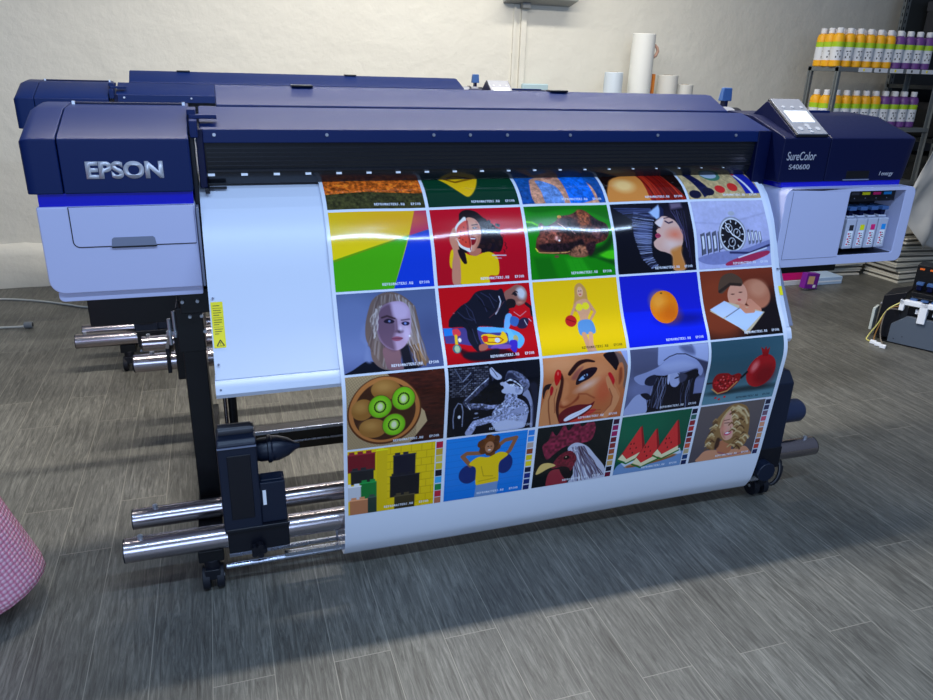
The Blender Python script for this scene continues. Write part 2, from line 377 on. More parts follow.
# yellow warning label on the apron, following its slope
def apron_pt(x, s, off=.0012):
    y0, z0 = AP[-2]; y1, z1 = AP[-3]; L1 = math.hypot(y1-y0, z1-z0)
    if s >= 0: p = (y0+(y1-y0)*s/L1, z0+(z1-z0)*s/L1); d = (y1-y0, z1-z0)
    else: q = (AP[-1][0]-y0, AP[-1][1]-z0); l = math.hypot(*q); p = (y0+q[0]*-s/l, z0+q[1]*-s/l); d = (-q[0], -q[1])
    l = math.hypot(*d); return (x, p[0]-d[1]/l*off, p[1]+d[0]/l*off)
def label(x0, x1, s0, s1, name='warning_label'):
    b = MB(); b.use(YLABEL)
    ss = [s0, 0, s1] if s0 < 0 < s1 else [s0, s1]
    for a, c_ in zip(ss[:-1], ss[1:]): b.poly3([apron_pt(x0, a), apron_pt(x1, a), apron_pt(x1, c_), apron_pt(x0, c_)])
    lab = b.build(name, None, ap, smooth=False)
    g = MB(); g.use(INKBLK)
    def q(u0, u1, v0, v1):
        X = lambda u: x0+(x1-x0)*u; V = lambda v: s0+(s1-s0)*v
        g.poly3([apron_pt(X(u0), V(v0), .0018), apron_pt(X(u1), V(v0), .0018), apron_pt(X(u1), V(v1), .0018), apron_pt(X(u0), V(v1), .0018)])
    for k in range(13):
        v = .30+k*.051
        if k % 4 == 3: q(.12, .9, v, v+.006)
        else: q(.15, .5+.35*abs(math.sin(k*2.3)), v, v+.012)
    # warning triangle outline
    A, B_, C_ = (.25, .04), (.85, .04), (.55, .17)
    for (u0, v0), (u1, v1) in ((A, B_), (B_, C_), (C_, A)):
        n_ = 7
        for k in range(n_):
            ua = u0+(u1-u0)*k/n_; va = v0+(v1-v0)*k/n_; ub = u0+(u1-u0)*(k+1)/n_; vb = v0+(v1-v0)*(k+1)/n_
            q(min(ua, ub)-.02, max(ua, ub)+.02, min(va, vb)-.004, max(va, vb)+.004)
    q(.53, .57, .075, .12); q(.53, .57, .055, .066)
    g.build('label_print', None, lab, smooth=False)
label(.3655, .394, -.058, .058)
b = MB(); b.use(YLABEL); b.poly3([apron_pt(2.0745, -.035), apron_pt(2.0875, -.035), apron_pt(2.0875, -.005), apron_pt(2.0745, -.005)]); b.build('small_warning_label', None, ap, smooth=False)

# right housing
RPK = (.17, 1.279, .30, 1.287)
b = MB(); b.loft(housing_rings([(2.094, 0, 0, 0), (2.274, 0, 0, 0)], 1.088, RPK)); rh = b.build('control_housing', NAVYD, PR, bevel=.003, ang=25)
b = MB(); b.loft(housing_rings([(2.276, 0, 0, 0), (2.60, 0, 0, 0), (2.622, .003, .001, 0), (2.634, .010, .006, -.0)], 1.088, RPK))
for v in b.bm.verts:
    if v.co.z < 1.1 and v.co.x > 2.59: v.co.x -= .022
rh2 = b.build('ink_side_cover', NAVYD, PR, bevel=.003, ang=25)
b = MB(); b.box(2.30, 2.50, .27, .30, 1.284, 1.2915); b.build('top_lid_strip', NAVY, rh2, bevel=.001)
text_mesh('model_lettering', 'SureColor', 2.112, 2.224, 1.156, 1.182, -.0004, LETTER, rh, shear=.12)
text_mesh('number_lettering', 'S40600', 2.126, 2.206, 1.128, 1.143, -.0004, LETTER, rh)
b = MB(); b.box(2.361, 2.455, -.0012, .01, 1.096, 1.120); b.build('lid_grip', BLACK, rh2, bevel=.001)
b = MB(); b.box(2.35, 2.458, -.0016, .01, 1.090, 1.0935); b.build('grip_edge', GREY, rh2)
text_mesh('ink_type_lettering', 'I energy', 2.497, 2.556, 1.100, 1.117, -.0004, LETTER, rh2, shear=.25)
b = MB(); b.box(2.112, 2.600, .004, .36, 1.070, 1.0885); b.build('blue_strip', BLUE, PR, bevel=.002)
# white ink station : ring with a bay
def ring_prism(b, x0, x1, z0, z1, r, ix0, ix1, iz0, iz1, y0, y1, depth):
    out, inn = [], []
    n = 5
    for cx, cz, a0, ix, iz in [(x1-r, z0+r, -90, ix1, iz0), (x1-r, z1-r, 0, ix1, iz1), (x0+r, z1-r, 90, ix0, iz1), (x0+r, z0+r, 180, ix0, iz0)]:
        for k in range(n+1):
            a = R(a0+90*k/n); out.append((cx+r*math.cos(a), cz+r*math.sin(a)))
            inn.append((ix-(.006*(1 if ix == ix1 else -1))*(1-(math.cos(a) if ix == ix1 else -math.cos(a))), iz-(.006*(1 if iz == iz1 else -1))*(1-(math.sin(a) if iz == iz1 else -math.sin(a)))))
    L = [[b.bm.verts.new((x, y, z)) for x, z in P] for P, y in ((out, y1), (out, y0), (inn, y0), (inn, y0+depth))]
    m_ = len(out)
    for A, B_ in zip(L[:-1], L[1:]):
        for i in range(m_): b.face([A[i], A[(i+1) % m_], B_[(i+1) % m_], B_[i]])
    b.face(L[0]); b.face(L[-1])
b = MB(); b.use(WHITE); ring_prism(b, 2.102, 2.632, .818, 1.072, .024, 2.356, 2.588, .848, 1.060, -.04, .36, .13)
b.build('ink_station', None, PR, bevel=.003, ang=30)
b = MB(); b.box(2.1275, 2.1285, -.0412, -.03, .845, 1.064); b.box(2.1275, 2.352, -.0412, -.03, .8445, .8455); b.build('ink_door_seam', GREY, PR)
b = MB(); b.box(2.357, 2.587, .075, .088, .85, 1.059); b.box(2.357, 2.359, -.034, .08, .85, 1.059); b.box(2.3575, 2.587, -.0345, .08, .8482, .8500); b.box(2.357, 2.575, -.012, .08, 1.022, 1.058); b.build('bay_liner', BLACKP, PR)
inkcols = [('black', (40, 40, 50)), ('yellow', (240, 235, 20)), ('magenta', (230, 30, 120)), ('cyan', (20, 150, 235))]
PACK = mat('translucent_ink_tank', (186, 190, 210), .3)
for i, (nm, c_) in enumerate(inkcols):
    x = 2.386+i*.0455
    b = MB()
    P = rrect_front(x, x+.041, .864, .966, .004, .004, 3)
    b.loft([[(px, y, pz) for px, pz in P] for y in (-.022, .06)]); b.box(x+.004, x+.037, -.012, .05, .966, .974)
    tk = b.build('ink_tank', PACK, PR, bevel=.004); tk['label'] = 'pale ink tank with a '+nm+' sticker'
    b = MB(); b.use(cmat('sticker_'+nm, c_)); b.box(x+.014, x+.031, -.0228, -.021, .927, .945); b.build('ink_sticker', None, tk)
    b = MB(); b.use(BRIGHT_WHITE); b.box(x+.010, x+.032, -.0226, -.021, .874, .925)
    b.use(cmat('label_magenta', (215, 30, 90)))
    for k in range(5): b.box(x+.012+.004*(k % 2), x+.019+.003*(k % 2), -.0232, -.022, .878+k*.0088, .883+k*.0088)
    b.use(INKBLK)
    for k in range(6): b.box(x+.022, x+.030-.002*(k % 3), -.0232, -.022, .877+k*.0075, .8795+k*.0075)
    b.build('tank_label', None, tk)
    b = MB(); b.use(LEVER); b.box(x+.006, x+.034, -.018, .04, .992, 1.004); b.use(NAVYD); b.box(x+.012, x+.029, -.010, .04, .974, .992); b.build('ink_lever', None, PR, bevel=.0015)
    b = MB(); b.use(cmat('tag_'+nm, c_ if nm != 'black' else (70, 72, 84))); b.box(x+.002, x+.034, -.0135, -.010, 1.043, 1.052); b.build('colour_tag', None, PR)
    b = MB(); b.use(GREY); b.cyl((x+.018, -.013, 1.032), (x+.018, -.0108, 1.032), .0022, n=8); b.build('status_light', None, PR)
# control panel wedge
def wedge(name, x0, x1, mt, off=0., inset=0., th=.012):
    pass
p0, p1, pk = Vector((0, .004, 1.224)), Vector((0, .165, 1.324)), Vector((0, .225, 1.276))
b = MB(); b.prism([(.004, 1.222), (.006, 1.232), (.160, 1.326), (.168, 1.322), (.228, 1.278), (.228, 1.26), (.02, 1.21)], 2.135, 2.262); cp = b.build('control_panel', NAVYD, PR, bevel=.002)
dv = (p1-p0).normalized(); nv = Vector((0, -dv.z, dv.y))
def onpanel(u, v, h): q = p0+dv*v+nv*(h+.0065); return (u, q.y, q.z)
Lp = (p1-p0).length
def pslab(name, x0, x1, v0, v1, h0, h1, mt, par):
    b = MB(); b.loft([[onpanel(x0, v0, h), onpanel(x1, v0, h), onpanel(x1, v1, h), onpanel(x0, v1, h)] for h in (h0, h1)]); return b.build(name, mt, par, bevel=.0015)
fpl = pslab('panel_face', 2.141, 2.256, .004, Lp-.002, -.002, .006, SILVER, cp)
pslab('panel_frame', 2.137, 2.260, .0, Lp+.001, -.004, .003, BLACKP, cp)
pslab('screen', 2.153, 2.243, .062, .122, .006, .0068, SCREEN, cp)
b = MB(); b.use(mat('button_grey', (170, 172, 178), .4))
for u, v in [(2.165, .03), (2.198, .045), (2.198, .015), (2.231, .03), (2.165, .142), (2.2, .142), (2.235, .142)]:
    c0, c1 = onpanel(u, v, .005), onpanel(u, v, .0075); b.cyl(c0, c1, .009 if v > .02 and v < .1 else .006, n=16)
c0, c1 = onpanel(2.198, .03, .005), onpanel(2.198, .03, .0082); b.cyl(c0, c1, .007, n=16)
b.build('panel_button', None, cp)
# lever + media end flange behind the hood
b = MB(); b.use(NAVYD); b.box(2.165, 2.178, .42, .45, 1.26, 1.315); b.use(LEVER); b.loft([[(2.150, .42, 1.312), (2.192, .42, 1.312), (2.192, .445, 1.312), (2.150, .445, 1.312)], [(2.153, .42, 1.357), (2.188, .42, 1.357), (2.188, .438, 1.357), (2.153, .438, 1.357)]]); b.build('media_lever', None, PR, bevel=.003)
b = MB(); b.use(SILVER); b.cyl((2.07, .40, 1.232), (2.17, .40, 1.232), .062, n=32); b.use(BLACKP); b.cyl((2.12, .40, 1.232), (2.128, .40, 1.232), .066, n=32); b.cyl((2.17, .40, 1.232), (2.20, .40, 1.232), .06, n=32); b.build('roll_end', None, PR)
# chassis
b = MB(); b.box(.285, 2.46, .06, .36, .765, .832); b.box(.37, 2.09, .12, .39, .83, 1.09); b.build('chassis', BLACK, PR, bevel=.003)
for x, z in ((.292, .80), (.330, .80), (.305, .745), (.335, .745), (.340, .70), (2.16, .80)):
    b = MB(); b.cyl((x, .11, z), (x, .052 if z > .77 else .092, z), .0045, n=12); b.build('chassis_bolt', SCREW, PR)
b = MB(); b.box(-.045, .30, .70, .74, .535, .80); b.box(-.045, .0, .4, .74, .76, .80); b.build('rear_media_guide', BLACK, PR, bevel=.003)
# stand
for sx, x0 in ((-1, .272), (1, 2.12)):
    b = MB(); b.box(x0, x0+.062, .17, .30, .10, .80); b.box(x0-.004, x0+.066, .10, .36, .64, .77); b.build('stand_leg', BLACK, PR, bevel=.003)
    b = MB(); b.box(x0-.004, x0+.064, -.115, .86, .092, .130); ft = b.build('stand_foot', BLACK, PR, bevel=.003)
    for y in (-.098, .80):
        b = MB(); xc = x0+.03; b.use(BLACKP); b.cyl((xc, y, .06), (xc, y, .096), .022); b.box(xc-.020, xc+.020, y-.028, y+.028, .04, .072)
        b.use(RUBBER)
        for dx in (-.019, .019): b.cyl((xc+dx-.010, y, .034), (xc+dx+.010, y, .034), .034, n=28)
        b.use(SCREW); b.cyl((xc-.031, y, .034), (xc+.031, y, .034), .006)
        b.build('caster', None, ft, bevel=.002)
for xa in (.248, .262):
    b = MB(); b.use(SCREW); b.cyl((xa, .12, .66+(xa-.248)*1.5), (xa, .12, .735+(xa-.248)*1.5), .005, n=12); b.cyl((xa, .12, .69), (xa, .12, .70), .010, n=12); b.build('levelling_bolt', None, PR)
b = MB(); b.box(.33, 2.13, .40, .455, .135, .215); cbm = b.build('cross_beam', mat('dark_steel', (64, 60, 54), .3, metal=.8), PR, bevel=.003)
b = MB(); b.box(.33, 2.13, .398, .404, .205, .217); b.box(.33, 2.13, .396, .40, .165, .171); b.build('beam_edge', ALU, cbm, bevel=.001)
b = MB(); b.cyl((.393, .22, .12), (.393, .22, .62), .013, n=14); b.build('cable_riser', BLACK, PR)
b = MB(); b.cyl((.372, .24, .12), (.372, .24, .62), .006, n=14); b.build('thin_rod', STEEL, PR)
# take-up tubes
def tubeobj(x0, x1, y, z, r, bolt=None, name='take_up_tube', mt=STEEL):
    b = MB(); b.use(mt); b.cyl((x0, y, z), (x1, y, z), r, n=40); b.use(BLACKP); b.cyl((x0-.003, y, z), (x0, y, z), r*1.0, n=40); b.cyl((x1, y, z), (x1+.003, y, z), r, n=40)
    t = b.build(name, None, PR)
    for xb in (bolt or []):
        b = MB(); b.cyl((xb, y, z+r-.002), (xb, y, z+r+.008), .0075, n=16); b.cyl((xb, y, z+r+.008), (xb, y, z+r+.010), .004, n=6); b.build('tube_bolt', SCREW, t)
    return t
tubeobj(.088, 2.362, -.100, .162, .0335, [.128, 2.325])
tubeobj(.095, 2.20, .062, .155, .0300, [.155])
tubeobj(.058, 2.40, .84, .335, .034, [.12], name='feed_tube')
tubeobj(.078, 2.40, .985, .358, .030, [.10], name='feed_tube')
b = MB(); b.box(.172, .186, .80, 1.02, .30, .40); b.build('tube_clamp', BLACKP, PR, bevel=.002)
b = MB(); b.box(.205, .30, .80, 1.02, .27, .60); b.build('feed_bracket', BLACK, PR, bevel=.004)
# left take-up drive
b = MB(); P = [(-.14, .20), (-.14, .462), (-.128, .474), (-.06, .476), (-.05, .466), (.06, .30), (.06, .20)]
b.prism(P, .345, .446); dv_ = b.build('take_up_drive', DRIVE, PR, bevel=.005, segs=3)
b = MB(); b.prism([(-.1425, .235), (-.1425, .43), (-.139, .43), (-.139, .235)], .368, .428); b.build('drive_cover', BLACKP, dv_, bevel=.002)
b = MB(); b.box(.346, .445, -.1435, -.139, .452, .4555); b.build('drive_trim', GREY, dv_)
b = MB(); b.cyl((.352, -.092, .484), (.436, -.092, .484), .017, n=24); b.cyl((.436, -.092, .484), (.442, -.092, .484), .014, n=24); b.build('drive_cap', mat('drive_cap_plastic', (60, 60, 66), .3), dv_)
b = MB(); b.box(.446, .513, -.13, -.075, .205, .330); b.box(.45, .508, -.12, -.08, .330, .334); jb = b.build('drive_box', DRIVE, PR, bevel=.003)
b = MB(); b.use(BRIGHT_WHITE); b.box(.4452, .4466, 0, 0, 0, 0) if False else None; b.box(.452, .461, -.1308, -.1295, .262, .308); b.build('rating_label', SILVER, jb)
b = MB(); b.box(.347, .518, -.142, .10, .192, .204); b.box(.351, .516, -.135, .10, .122, .192); bp_ = b.build('tube_mount', BLACKP, PR, bevel=.003)
b = MB()
for k in range(5):
    a = 2*math.pi*k/5; b.cyl((.430+.014*math.cos(a), -.163, .135+.014*math.sin(a)), (.430+.014*math.cos(a), -.145, .135+.014*math.sin(a)), .0085, n=12)
b.cyl((.430, -.161, .135), (.430, -.130, .135), .013, n=16); b.build('clamp_knob', BLACKP, bp_)
b = MB(); b.lathe([(.030, 0), (.034, .012), (.034, .03), (.040, .032), (.040, .04), (.036, .045), (.036, .060), (.026, .088), (.012, .108), (.008, .120)], (.446, -.03, .380), 32, (1, 0, 0))
b.build('left_spindle', DRIVE, PR)
# right take-up unit
b = MB(); b.prism([(-.14, .20), (-.14, .445), (-.11, .478), (.06, .478), (.06, .20)], 2.085, 2.190); ru = b.build('take_up_follower', DRIVE, PR, bevel=.005, segs=3)
b = MB(); b.box(2.05, 2.192, -.142, .10, .122, .204); b.build('follower_mount', BLACKP, PR, bevel=.003)
b = MB(); b.lathe([(.020, 0), (.040, .005), (.042, .03), (.042, .150), (.034, .163), (.0, .164)], (2.19, -.02, .270), 32, (1, 0, 0)); b.build('handwheel', mat('handwheel_plastic', (40, 50, 78), .4), PR)
b = MB(); b.cyl((2.115, -.175, .13), (2.115, -.13, .13), .036, n=10); b.build('clamp_knob', DRIVE, PR, bevel=.004)
for k in range(3):
    b = MB(); pts = [(2.17+.05*math.sin(t*.7+k)+.01*k, -.10+.03*math.cos(t*.9+k), .045+.045*(1+math.sin(t*1.1+k*1.4))) for t in np.linspace(0, 6.2, 30)]
    b.tube(pts, .0055, 8); b.build('cable_loop', BLACKP, PR)
# tension bars in front / below
b = MB(); b.box(.50, 2.12, -.128, -.112, .078, .090); b.cyl((.34, -.118, .072), (2.14, -.118, .072), .007, n=16); b.box(.35, 2.12, -.09, -.083, .080, .092)
b.build('tension_bar', ALU, PR)
b = MB(); b.cyl((.655, -.10, .085), (.652, -.095, .128), .0035, n=10); b.build('bar_peg', ALU, PR)

# ------------------------------------------------------------------ second printer behind it (same make, no print in view)
PR2 = copy_tree(PR)
PR2.location = (-.363, 1.736, 0)
PR2['label'] = 'second navy wide-format printer half hidden behind the front one, next to the wall'
# ------------------------------------------------------------------ the print hanging from the printer
FONT = {'A':'010101111101101','B':'110101110101110','C':'011100100100011','D':'110101101101110','E':'111100110100111','I':'111010010010111','M':'101111111101101','N':'110101101101101','O':'010101101101010','P':'110101110100100','R':'110101110101101','S':'011100010001110','T':'111010010010010','U':'101101101101111','.':'000000000000010',' ':'000000000000000'}
PW, PH = 190, 150      # samples of one picture
class Pic:
    """a little raster painter: x runs 0..1.27, y runs 0 (top) .. 1"""
    def __init__(s, top, bot=None, W=1.27):
        s.W = W; s.n = max(8, int(PW*W/1.27)); s.y, s.x = np.mgrid[0:PH, 0:s.n].astype(float); s.x *= W/(s.n-1); s.y /= PH-1
        a = np.array(top)/255.; b = np.array(bot if bot is not None else top)/255.
        s.c = a+(b-a)*s.y[..., None]*1.
        s.aa = 1.1/PH
    def put(s, sd, col, soft=0., al=1., tex=None):
        k = np.clip(.5-sd/(s.aa+soft), 0, 1)*al
        col = np.array(col)/255.
        if tex is not None: col = np.clip(col*tex[..., None], 0, 1)
        s.c = s.c*(1-k[..., None])+col*k[..., None]; return s
    def ell(s, cx, cy, rx, ry, col, rot=0., **k):
        a = R(rot); dx, dy = s.x-cx, s.y-cy; u = dx*math.cos(a)+dy*math.sin(a); v = -dx*math.sin(a)+dy*math.cos(a)
        r = np.sqrt((u/rx)**2+(v/ry)**2)+1e-9
        return s.put((r-1)*min(rx, ry), col, **k)
    def seg(s, ax, ay, bx, by):
        dx, dy = bx-ax, by-ay; t = np.clip(((s.x-ax)*dx+(s.y-ay)*dy)/(dx*dx+dy*dy+1e-12), 0, 1)
        return np.hypot(s.x-ax-dx*t, s.y-ay-dy*t)
    def poly(s, pts, col, **k):
        d = np.full(s.x.shape, 9.); ins = np.zeros(s.x.shape, bool); n = len(pts)
        for i in range(n):
            (ax, ay), (bx, by) = pts[i], pts[(i+1) % n]
            d = np.minimum(d, s.seg(ax, ay, bx, by))
            c_ = ((ay > s.y) != (by > s.y)) & (s.x < (bx-ax)*(s.y-ay)/((by-ay) or 1e-9)+ax); ins ^= c_
        return s.put(np.where(ins, -d, d), col, **k)
    def curve(s, pts, col, close=True, sub=6, **k):
        n = len(pts); out = []
        for i in range(n):
            p0, p1, p2, p3 = [pts[(i+j) % n] for j in (-1, 0, 1, 2)]
            for q in range(sub):
                t = q/sub; out.append(tuple(.5*((2*p1[a])+(-p0[a]+p2[a])*t+(2*p0[a]-5*p1[a]+4*p2[a]-p3[a])*t*t+(-p0[a]+3*p1[a]-3*p2[a]+p3[a])*t**3) for a in (0, 1)))
        return s.poly(out, col, **k)
    def line(s, pts, w, col, **k):
        d = np.full(s.x.shape, 9.)
        for (a, b), (c_, e) in zip(pts[:-1], pts[1:]): d = np.minimum(d, s.seg(a, b, c_, e))
        return s.put(d-w, col, **k)
    def noise(s, sx, sy, seed=0):
        r = np.random.default_rng(seed); gx, gy = max(2, int(sx)), max(2, int(sy)); g = r.random((gy+2, gx+2))
        X = s.x/s.W*gx; Y = s.y*gy; i = X.astype(int).clip(0, gx); j = Y.astype(int).clip(0, gy); fx = X-i; fy = Y-j
        fx = fx*fx*(3-2*fx); fy = fy*fy*(3-2*fy)
        return (g[j, i]*(1-fx)+g[j, i+1]*fx)*(1-fy)+(g[j+1, i]*(1-fx)+g[j+1, i+1]*fx)*fy
    def mottle(s, amt, sx, sy, seed=0, mask=None):
        f = 1+amt*(s.noise(sx, sy, seed)*1.2+s.noise(sx*2.6, sy*2.6, seed+1)*.8-1)
        s.c = np.clip(s.c*f[..., None], 0, 1); return s
    def strands(s, pts0, pts1, n, w, cols, seed=0, wave=.01, **k):
        r = np.random.default_rng(seed); a = np.array(pts0); b = np.array(pts1)
        for i in range(n):
            t = (i+r.random()*.6)/n; A = np.array([np.interp(t, np.linspace(0, 1, len(a)), a[:, q]) for q in (0, 1)]); B = np.array([np.interp(t, np.linspace(0, 1, len(b)), b[:, q]) for q in (0, 1)])
            ph = r.random()*6; P = [tuple(A+(B-A)*u+np.array([math.sin(u*7+ph)*wave, math.cos(u*6+ph)*wave*.5])) for u in np.linspace(0, 1, 7)]
            s.line(P, w*(.6+r.random()), cols[int(r.integers(len(cols)))], al=.8, **k)
        return s
    def text(s, t='REPROMASTERS.RU   EPSON', x1=None, y0=.925, col=(235, 238, 250)):
        cells = len(t)*4; n = s.n; xe = int(n*(.955 if x1 is None else x1/s.W)); xs = xe-cells; j0 = int(PH*y0)
        if xs < 2: return s
        for q, ch in enumerate(t):
            g = FONT.get(ch, FONT[' '])
            for k, v in enumerate(g):
                if v == '1': s.c[j0+k//3, xs+q*4+k % 3] = np.array(col)/255.
        return s
class Tr:
    """draws with coordinates measured between four reference corners of a picture"""
    def __init__(s, p, tl, tr, bl, br, flip=None):
        s.p = p; W = p.W; A = []; B = []
        for (x, y), (u, v) in zip((tl, tr, bl, br), ((0, 0), (W, 0), (0, 1), (W, 1))):
            A += [[x, y, 1, 0, 0, 0, -u*x, -u*y], [0, 0, 0, x, y, 1, -v*x, -v*y]]; B += [u, v]
        s.h = np.append(np.linalg.solve(np.array(A, float), np.array(B, float)), 1).reshape(3, 3)
        s.k = 1/math.hypot(bl[0]-tl[0], bl[1]-tl[1])
    def m(s, x, y): q = s.h @ np.array([x, y, 1.]); return (q[0]/q[2], q[1]/q[2])
    def M(s, P): return [s.m(P[i], P[i+1]) for i in range(0, len(P), 2)]
    def c(s, P, col, **k): s.p.curve(s.M(P), col, **k); return s
    def g(s, P, col, **k): s.p.poly(s.M(P), col, **k); return s
    def l(s, P, w, col, **k): s.p.line(s.M(P), w*s.k*.5, col, **k); return s
    def e(s, x, y, rx, ry, col, rot=0., **k): s.p.ell(*s.m(x, y), rx*s.k, ry*s.k, col, rot, **k); return s
    def h_(s, A, B, n, w, cols, seed=0, wave=.01, **k): s.p.strands(s.M(A), s.M(B), n, w*s.k*.5, cols, seed, wave, **k); return s
    def mott(s, x, y, rx, ry, amt, sx, sy, seed, rot=0, warm=False):
        cx, cy = s.m(x, y); a = R(rot); dx, dy = s.p.x-cx, s.p.y-cy; u = (dx*math.cos(a)+dy*math.sin(a))/(rx*s.k); v = (-dx*math.sin(a)+dy*math.cos(a))/(ry*s.k)
        mk = np.clip((1.15-np.sqrt(u*u+v*v))*5, 0, 1)*((s.p.c[..., 0] > s.p.c[..., 1]) if warm else 1); f = 1+mk*amt*(s.p.noise(sx, sy, seed)+s.p.noise(sx*2.3, sy*2.3, seed+1)-1); s.p.c = np.clip(s.p.c*f[..., None], 0, 1); return s
SK = (222, 165, 130); SK2 = (190, 125, 92)
def face(p, cx, cy, w, h, skin, shade=None, rot=0., lip=(175, 50, 60), eye=(40, 30, 35), open_=False):
    p.ell(cx, cy, w, h, skin, rot)
    a = R(rot)
    def T(u, v): return cx+u*w*math.cos(a)-v*h*math.sin(a), cy+u*w*math.sin(a)+v*h*math.cos(a)
    if shade:
        q = T(-.55, .1); p.ell(*q, w*.5, h*.85, shade, rot, soft=w*.35, al=.55)
    for sx in (-.42, .42):
        q = T(sx, -.08); p.ell(*q, w*.2, h*.075, (240, 235, 235), rot); p.ell(*q, w*.10, h*.085, eye, rot)
        q0, q1 = T(sx-.24, -.24), T(sx+.24, -.26); p.line([q0, q1], h*.03, eye, al=.8)
    q0, q1, q2 = T(.02, -.05), T(.09, .3), T(-.04, .32); p.line([q0, q1, q2], w*.035, tuple(int(c*.75) for c in skin), al=.8)
    q = T(0, .56)
    if open_: p.ell(*q, w*.3, h*.15, (120, 20, 30), rot); p.ell(q[0], q[1]-h*.04, w*.24, h*.05, (250, 250, 250), rot)
    else: p.ell(*q, w*.28, h*.085, lip, rot)
P_ = {}
def pic(r, c, top, bot=None, W=1.27):
    p = Pic(top, bot, W); P_[(r, c)] = p; return p
# --- row 0
p = pic(0, 0, (60, 110, 200), (90, 130, 190)); p.curve([(-.1, .5), (.3, .42), (.6, .47), (.9, .40), (1.4, .46), (1.4, .8), (-.1, .8)], (214, 100, 30)); p.mottle(.45, 26, 22, 3)
p.poly([(-.1, .78), (.5, .74), (1.4, .78), (1.4, 1.1), (-.1, 1.1)], (62, 60, 30)); p.mottle(.5, 40, 30, 5); p.ell(.6, .40, .18, .05, (60, 120, 210), soft=.02); p.text(x1=1.22)
p = pic(0, 1, (14, 70, 38), (6, 52, 36)); p.curve([(.22, .30), (.55, .34), (.78, .40), (.72, .68), (.58, .86), (.46, .78), (.30, .58), (.18, .42)], (245, 190, 20), soft=.01)
p.line([(.2, .42), (.45, .58), (.7, .50)], .02, (150, 100, 10)); p.line([(.22, .34), (.5, .46), (.74, .42)], .014, (255, 225, 90)); p.line([(.3, .3), (.4, .36), (.6, .33), (.7, .37)], .012, (30, 30, 20)); p.text()
p = pic(0, 2, (30, 100, 175), (20, 75, 150)); p.curve([(.20, .62), (.34, .50), (.52, .48), (.9, .52), (1.1, .66), (1.16, .95), (1.1, 1.05), (.24, 1.05)], (214, 150, 120)); p.poly([(.66, .30), (1.06, .5), (1.12, .95), (.72, 1.05)], (18, 110, 225)); p.curve([(.30, .58), (.44, .62), (.58, .75), (.62, 1.02), (.36, 1.02), (.32, .8)], (110, 150, 215)); p.mottle(.3, 30, 24, 8); p.curve([(.36, .3), (.62, .3), (.60, .5), (.48, .54)], (175, 110, 90)); p.text()
p = pic(0, 3, (35, 14, 10), (20, 8, 8)); p.curve([(.1, .66), (.34, .50), (.62, .46), (.85, .60), (.95, 1.1), (.04, 1.1)], (226, 140, 62), soft=.02); p.ell(.32, .72, .16, .12, (255, 205, 130), soft=.1); p.curve([(.55, .2), (.8, .25), (1.25, .95), (1.2, 1.1), (.72, 1.05), (.64, .6)], (165, 30, 18)); p.strands([(.6, .25), (.95, .3)], [(.75, 1.0), (1.25, 1.0)], 22, .008, [(120, 14, 8), (205, 60, 30), (90, 8, 6)], 3); p.text()
p = pic(0, 4, (205, 180, 130), (196, 168, 120)); p.mottle(.2, 30, 20, 2)
p.poly([(.0, .25), (.12, .25), (.42, .9), (.26, .98)], (20, 24, 66)); p.ell(.12, .92, .10, .07, (16, 18, 50)); p.ell(.36, .88, .10, .07, (16, 18, 50)); p.ell(.56, .52, .17, .15, (70, 125, 100)); p.ell(.54, .50, .14, .11, (176, 190, 210)); p.ell(.58, .84, .09, .07, (215, 40, 40)); p.ell(.82, .80, .09, .08, (215, 50, 45)); p.poly([(.90, .22), (1.15, .3), (1.28, .92), (1.02, .92)], (30, 40, 165)); p.line([(.98, .5), (1.14, .9)], .022, (225, 225, 235)); p.line([(.92, .3), (.98, .5)], .03, (220, 50, 60)); p.text()
# --- row 1
p = pic(1, 0, (238, 190, 20), (250, 232, 10)); p.poly([(1.12, 0), (1.3, -.1), (1.3, .30), (1.03, .34)], (190, 26, 110)); p.poly([(-.1, .64), (.98, .33), (1.3, .24), (1.3, .3), (.98, .36), (.70, 1.1), (-.1, 1.1)], (74, 176, 12)); p.poly([(1.0, .335), (1.3, .25), (1.3, 1.1), (.70, 1.1)], (10, 60, 205)); p.poly([(1.12, -.02), (1.3, -.1), (1.3, .25), (1.0, .335)], (186, 30, 110)); p.ell(.9, .12, .5, .14, (240, 160, 30), soft=.2, al=.5); p.line([(-.05, .645), (.98, .338)], .004, (150, 130, 10)); p.text()
p = pic(1, 1, (204, 4, 34), (190, 2, 30)); t = Tr(p, (25, 50), (765, 35), (88, 670), (840, 625))
HB = (26, 12, 20); t.c([262,130, 268,85, 300,60, 345,55, 400,70, 450,110, 500,150, 545,180, 580,230, 620,300, 612,370, 590,400, 540,400, 520,450, 535,490, 505,495, 475,440, 440,390, 330,400, 310,440, 325,485, 300,490, 270,450, 250,380], HB)
for k in range(60):
    a = k*2.399; q = (k % 10)/10.; x, y = 500+115*math.cos(a)*(.4+.6*q), 275+150*math.sin(a)*(.4+.6*q); t.e(x, y, 14, 14, (20+12*(k % 3), 10+6*(k % 3), 22+6*(k % 2)))
for x, y in ((612, 260), (632, 320), (625, 380), (590, 215), (640, 350)): t.l([x, y, x+12, y+14, x+4, y+26], 5, HB)
t.c([195,385, 250,375, 340,420, 400,425, 460,405, 520,400, 580,450, 592,575, 515,590, 505,660, 285,660, 270,540, 200,530, 182,470], (246, 200, 8)); t.c([350,380, 430,370, 440,400, 400,430, 345,415], (196, 116, 92))
t.c([320,130, 380,125, 425,170, 440,240, 430,310, 405,365, 370,395, 335,350, 330,250], (222, 152, 124)); t.c([400,150, 440,230, 428,320, 390,380, 412,280], (184, 108, 84), soft=.03, al=.8)
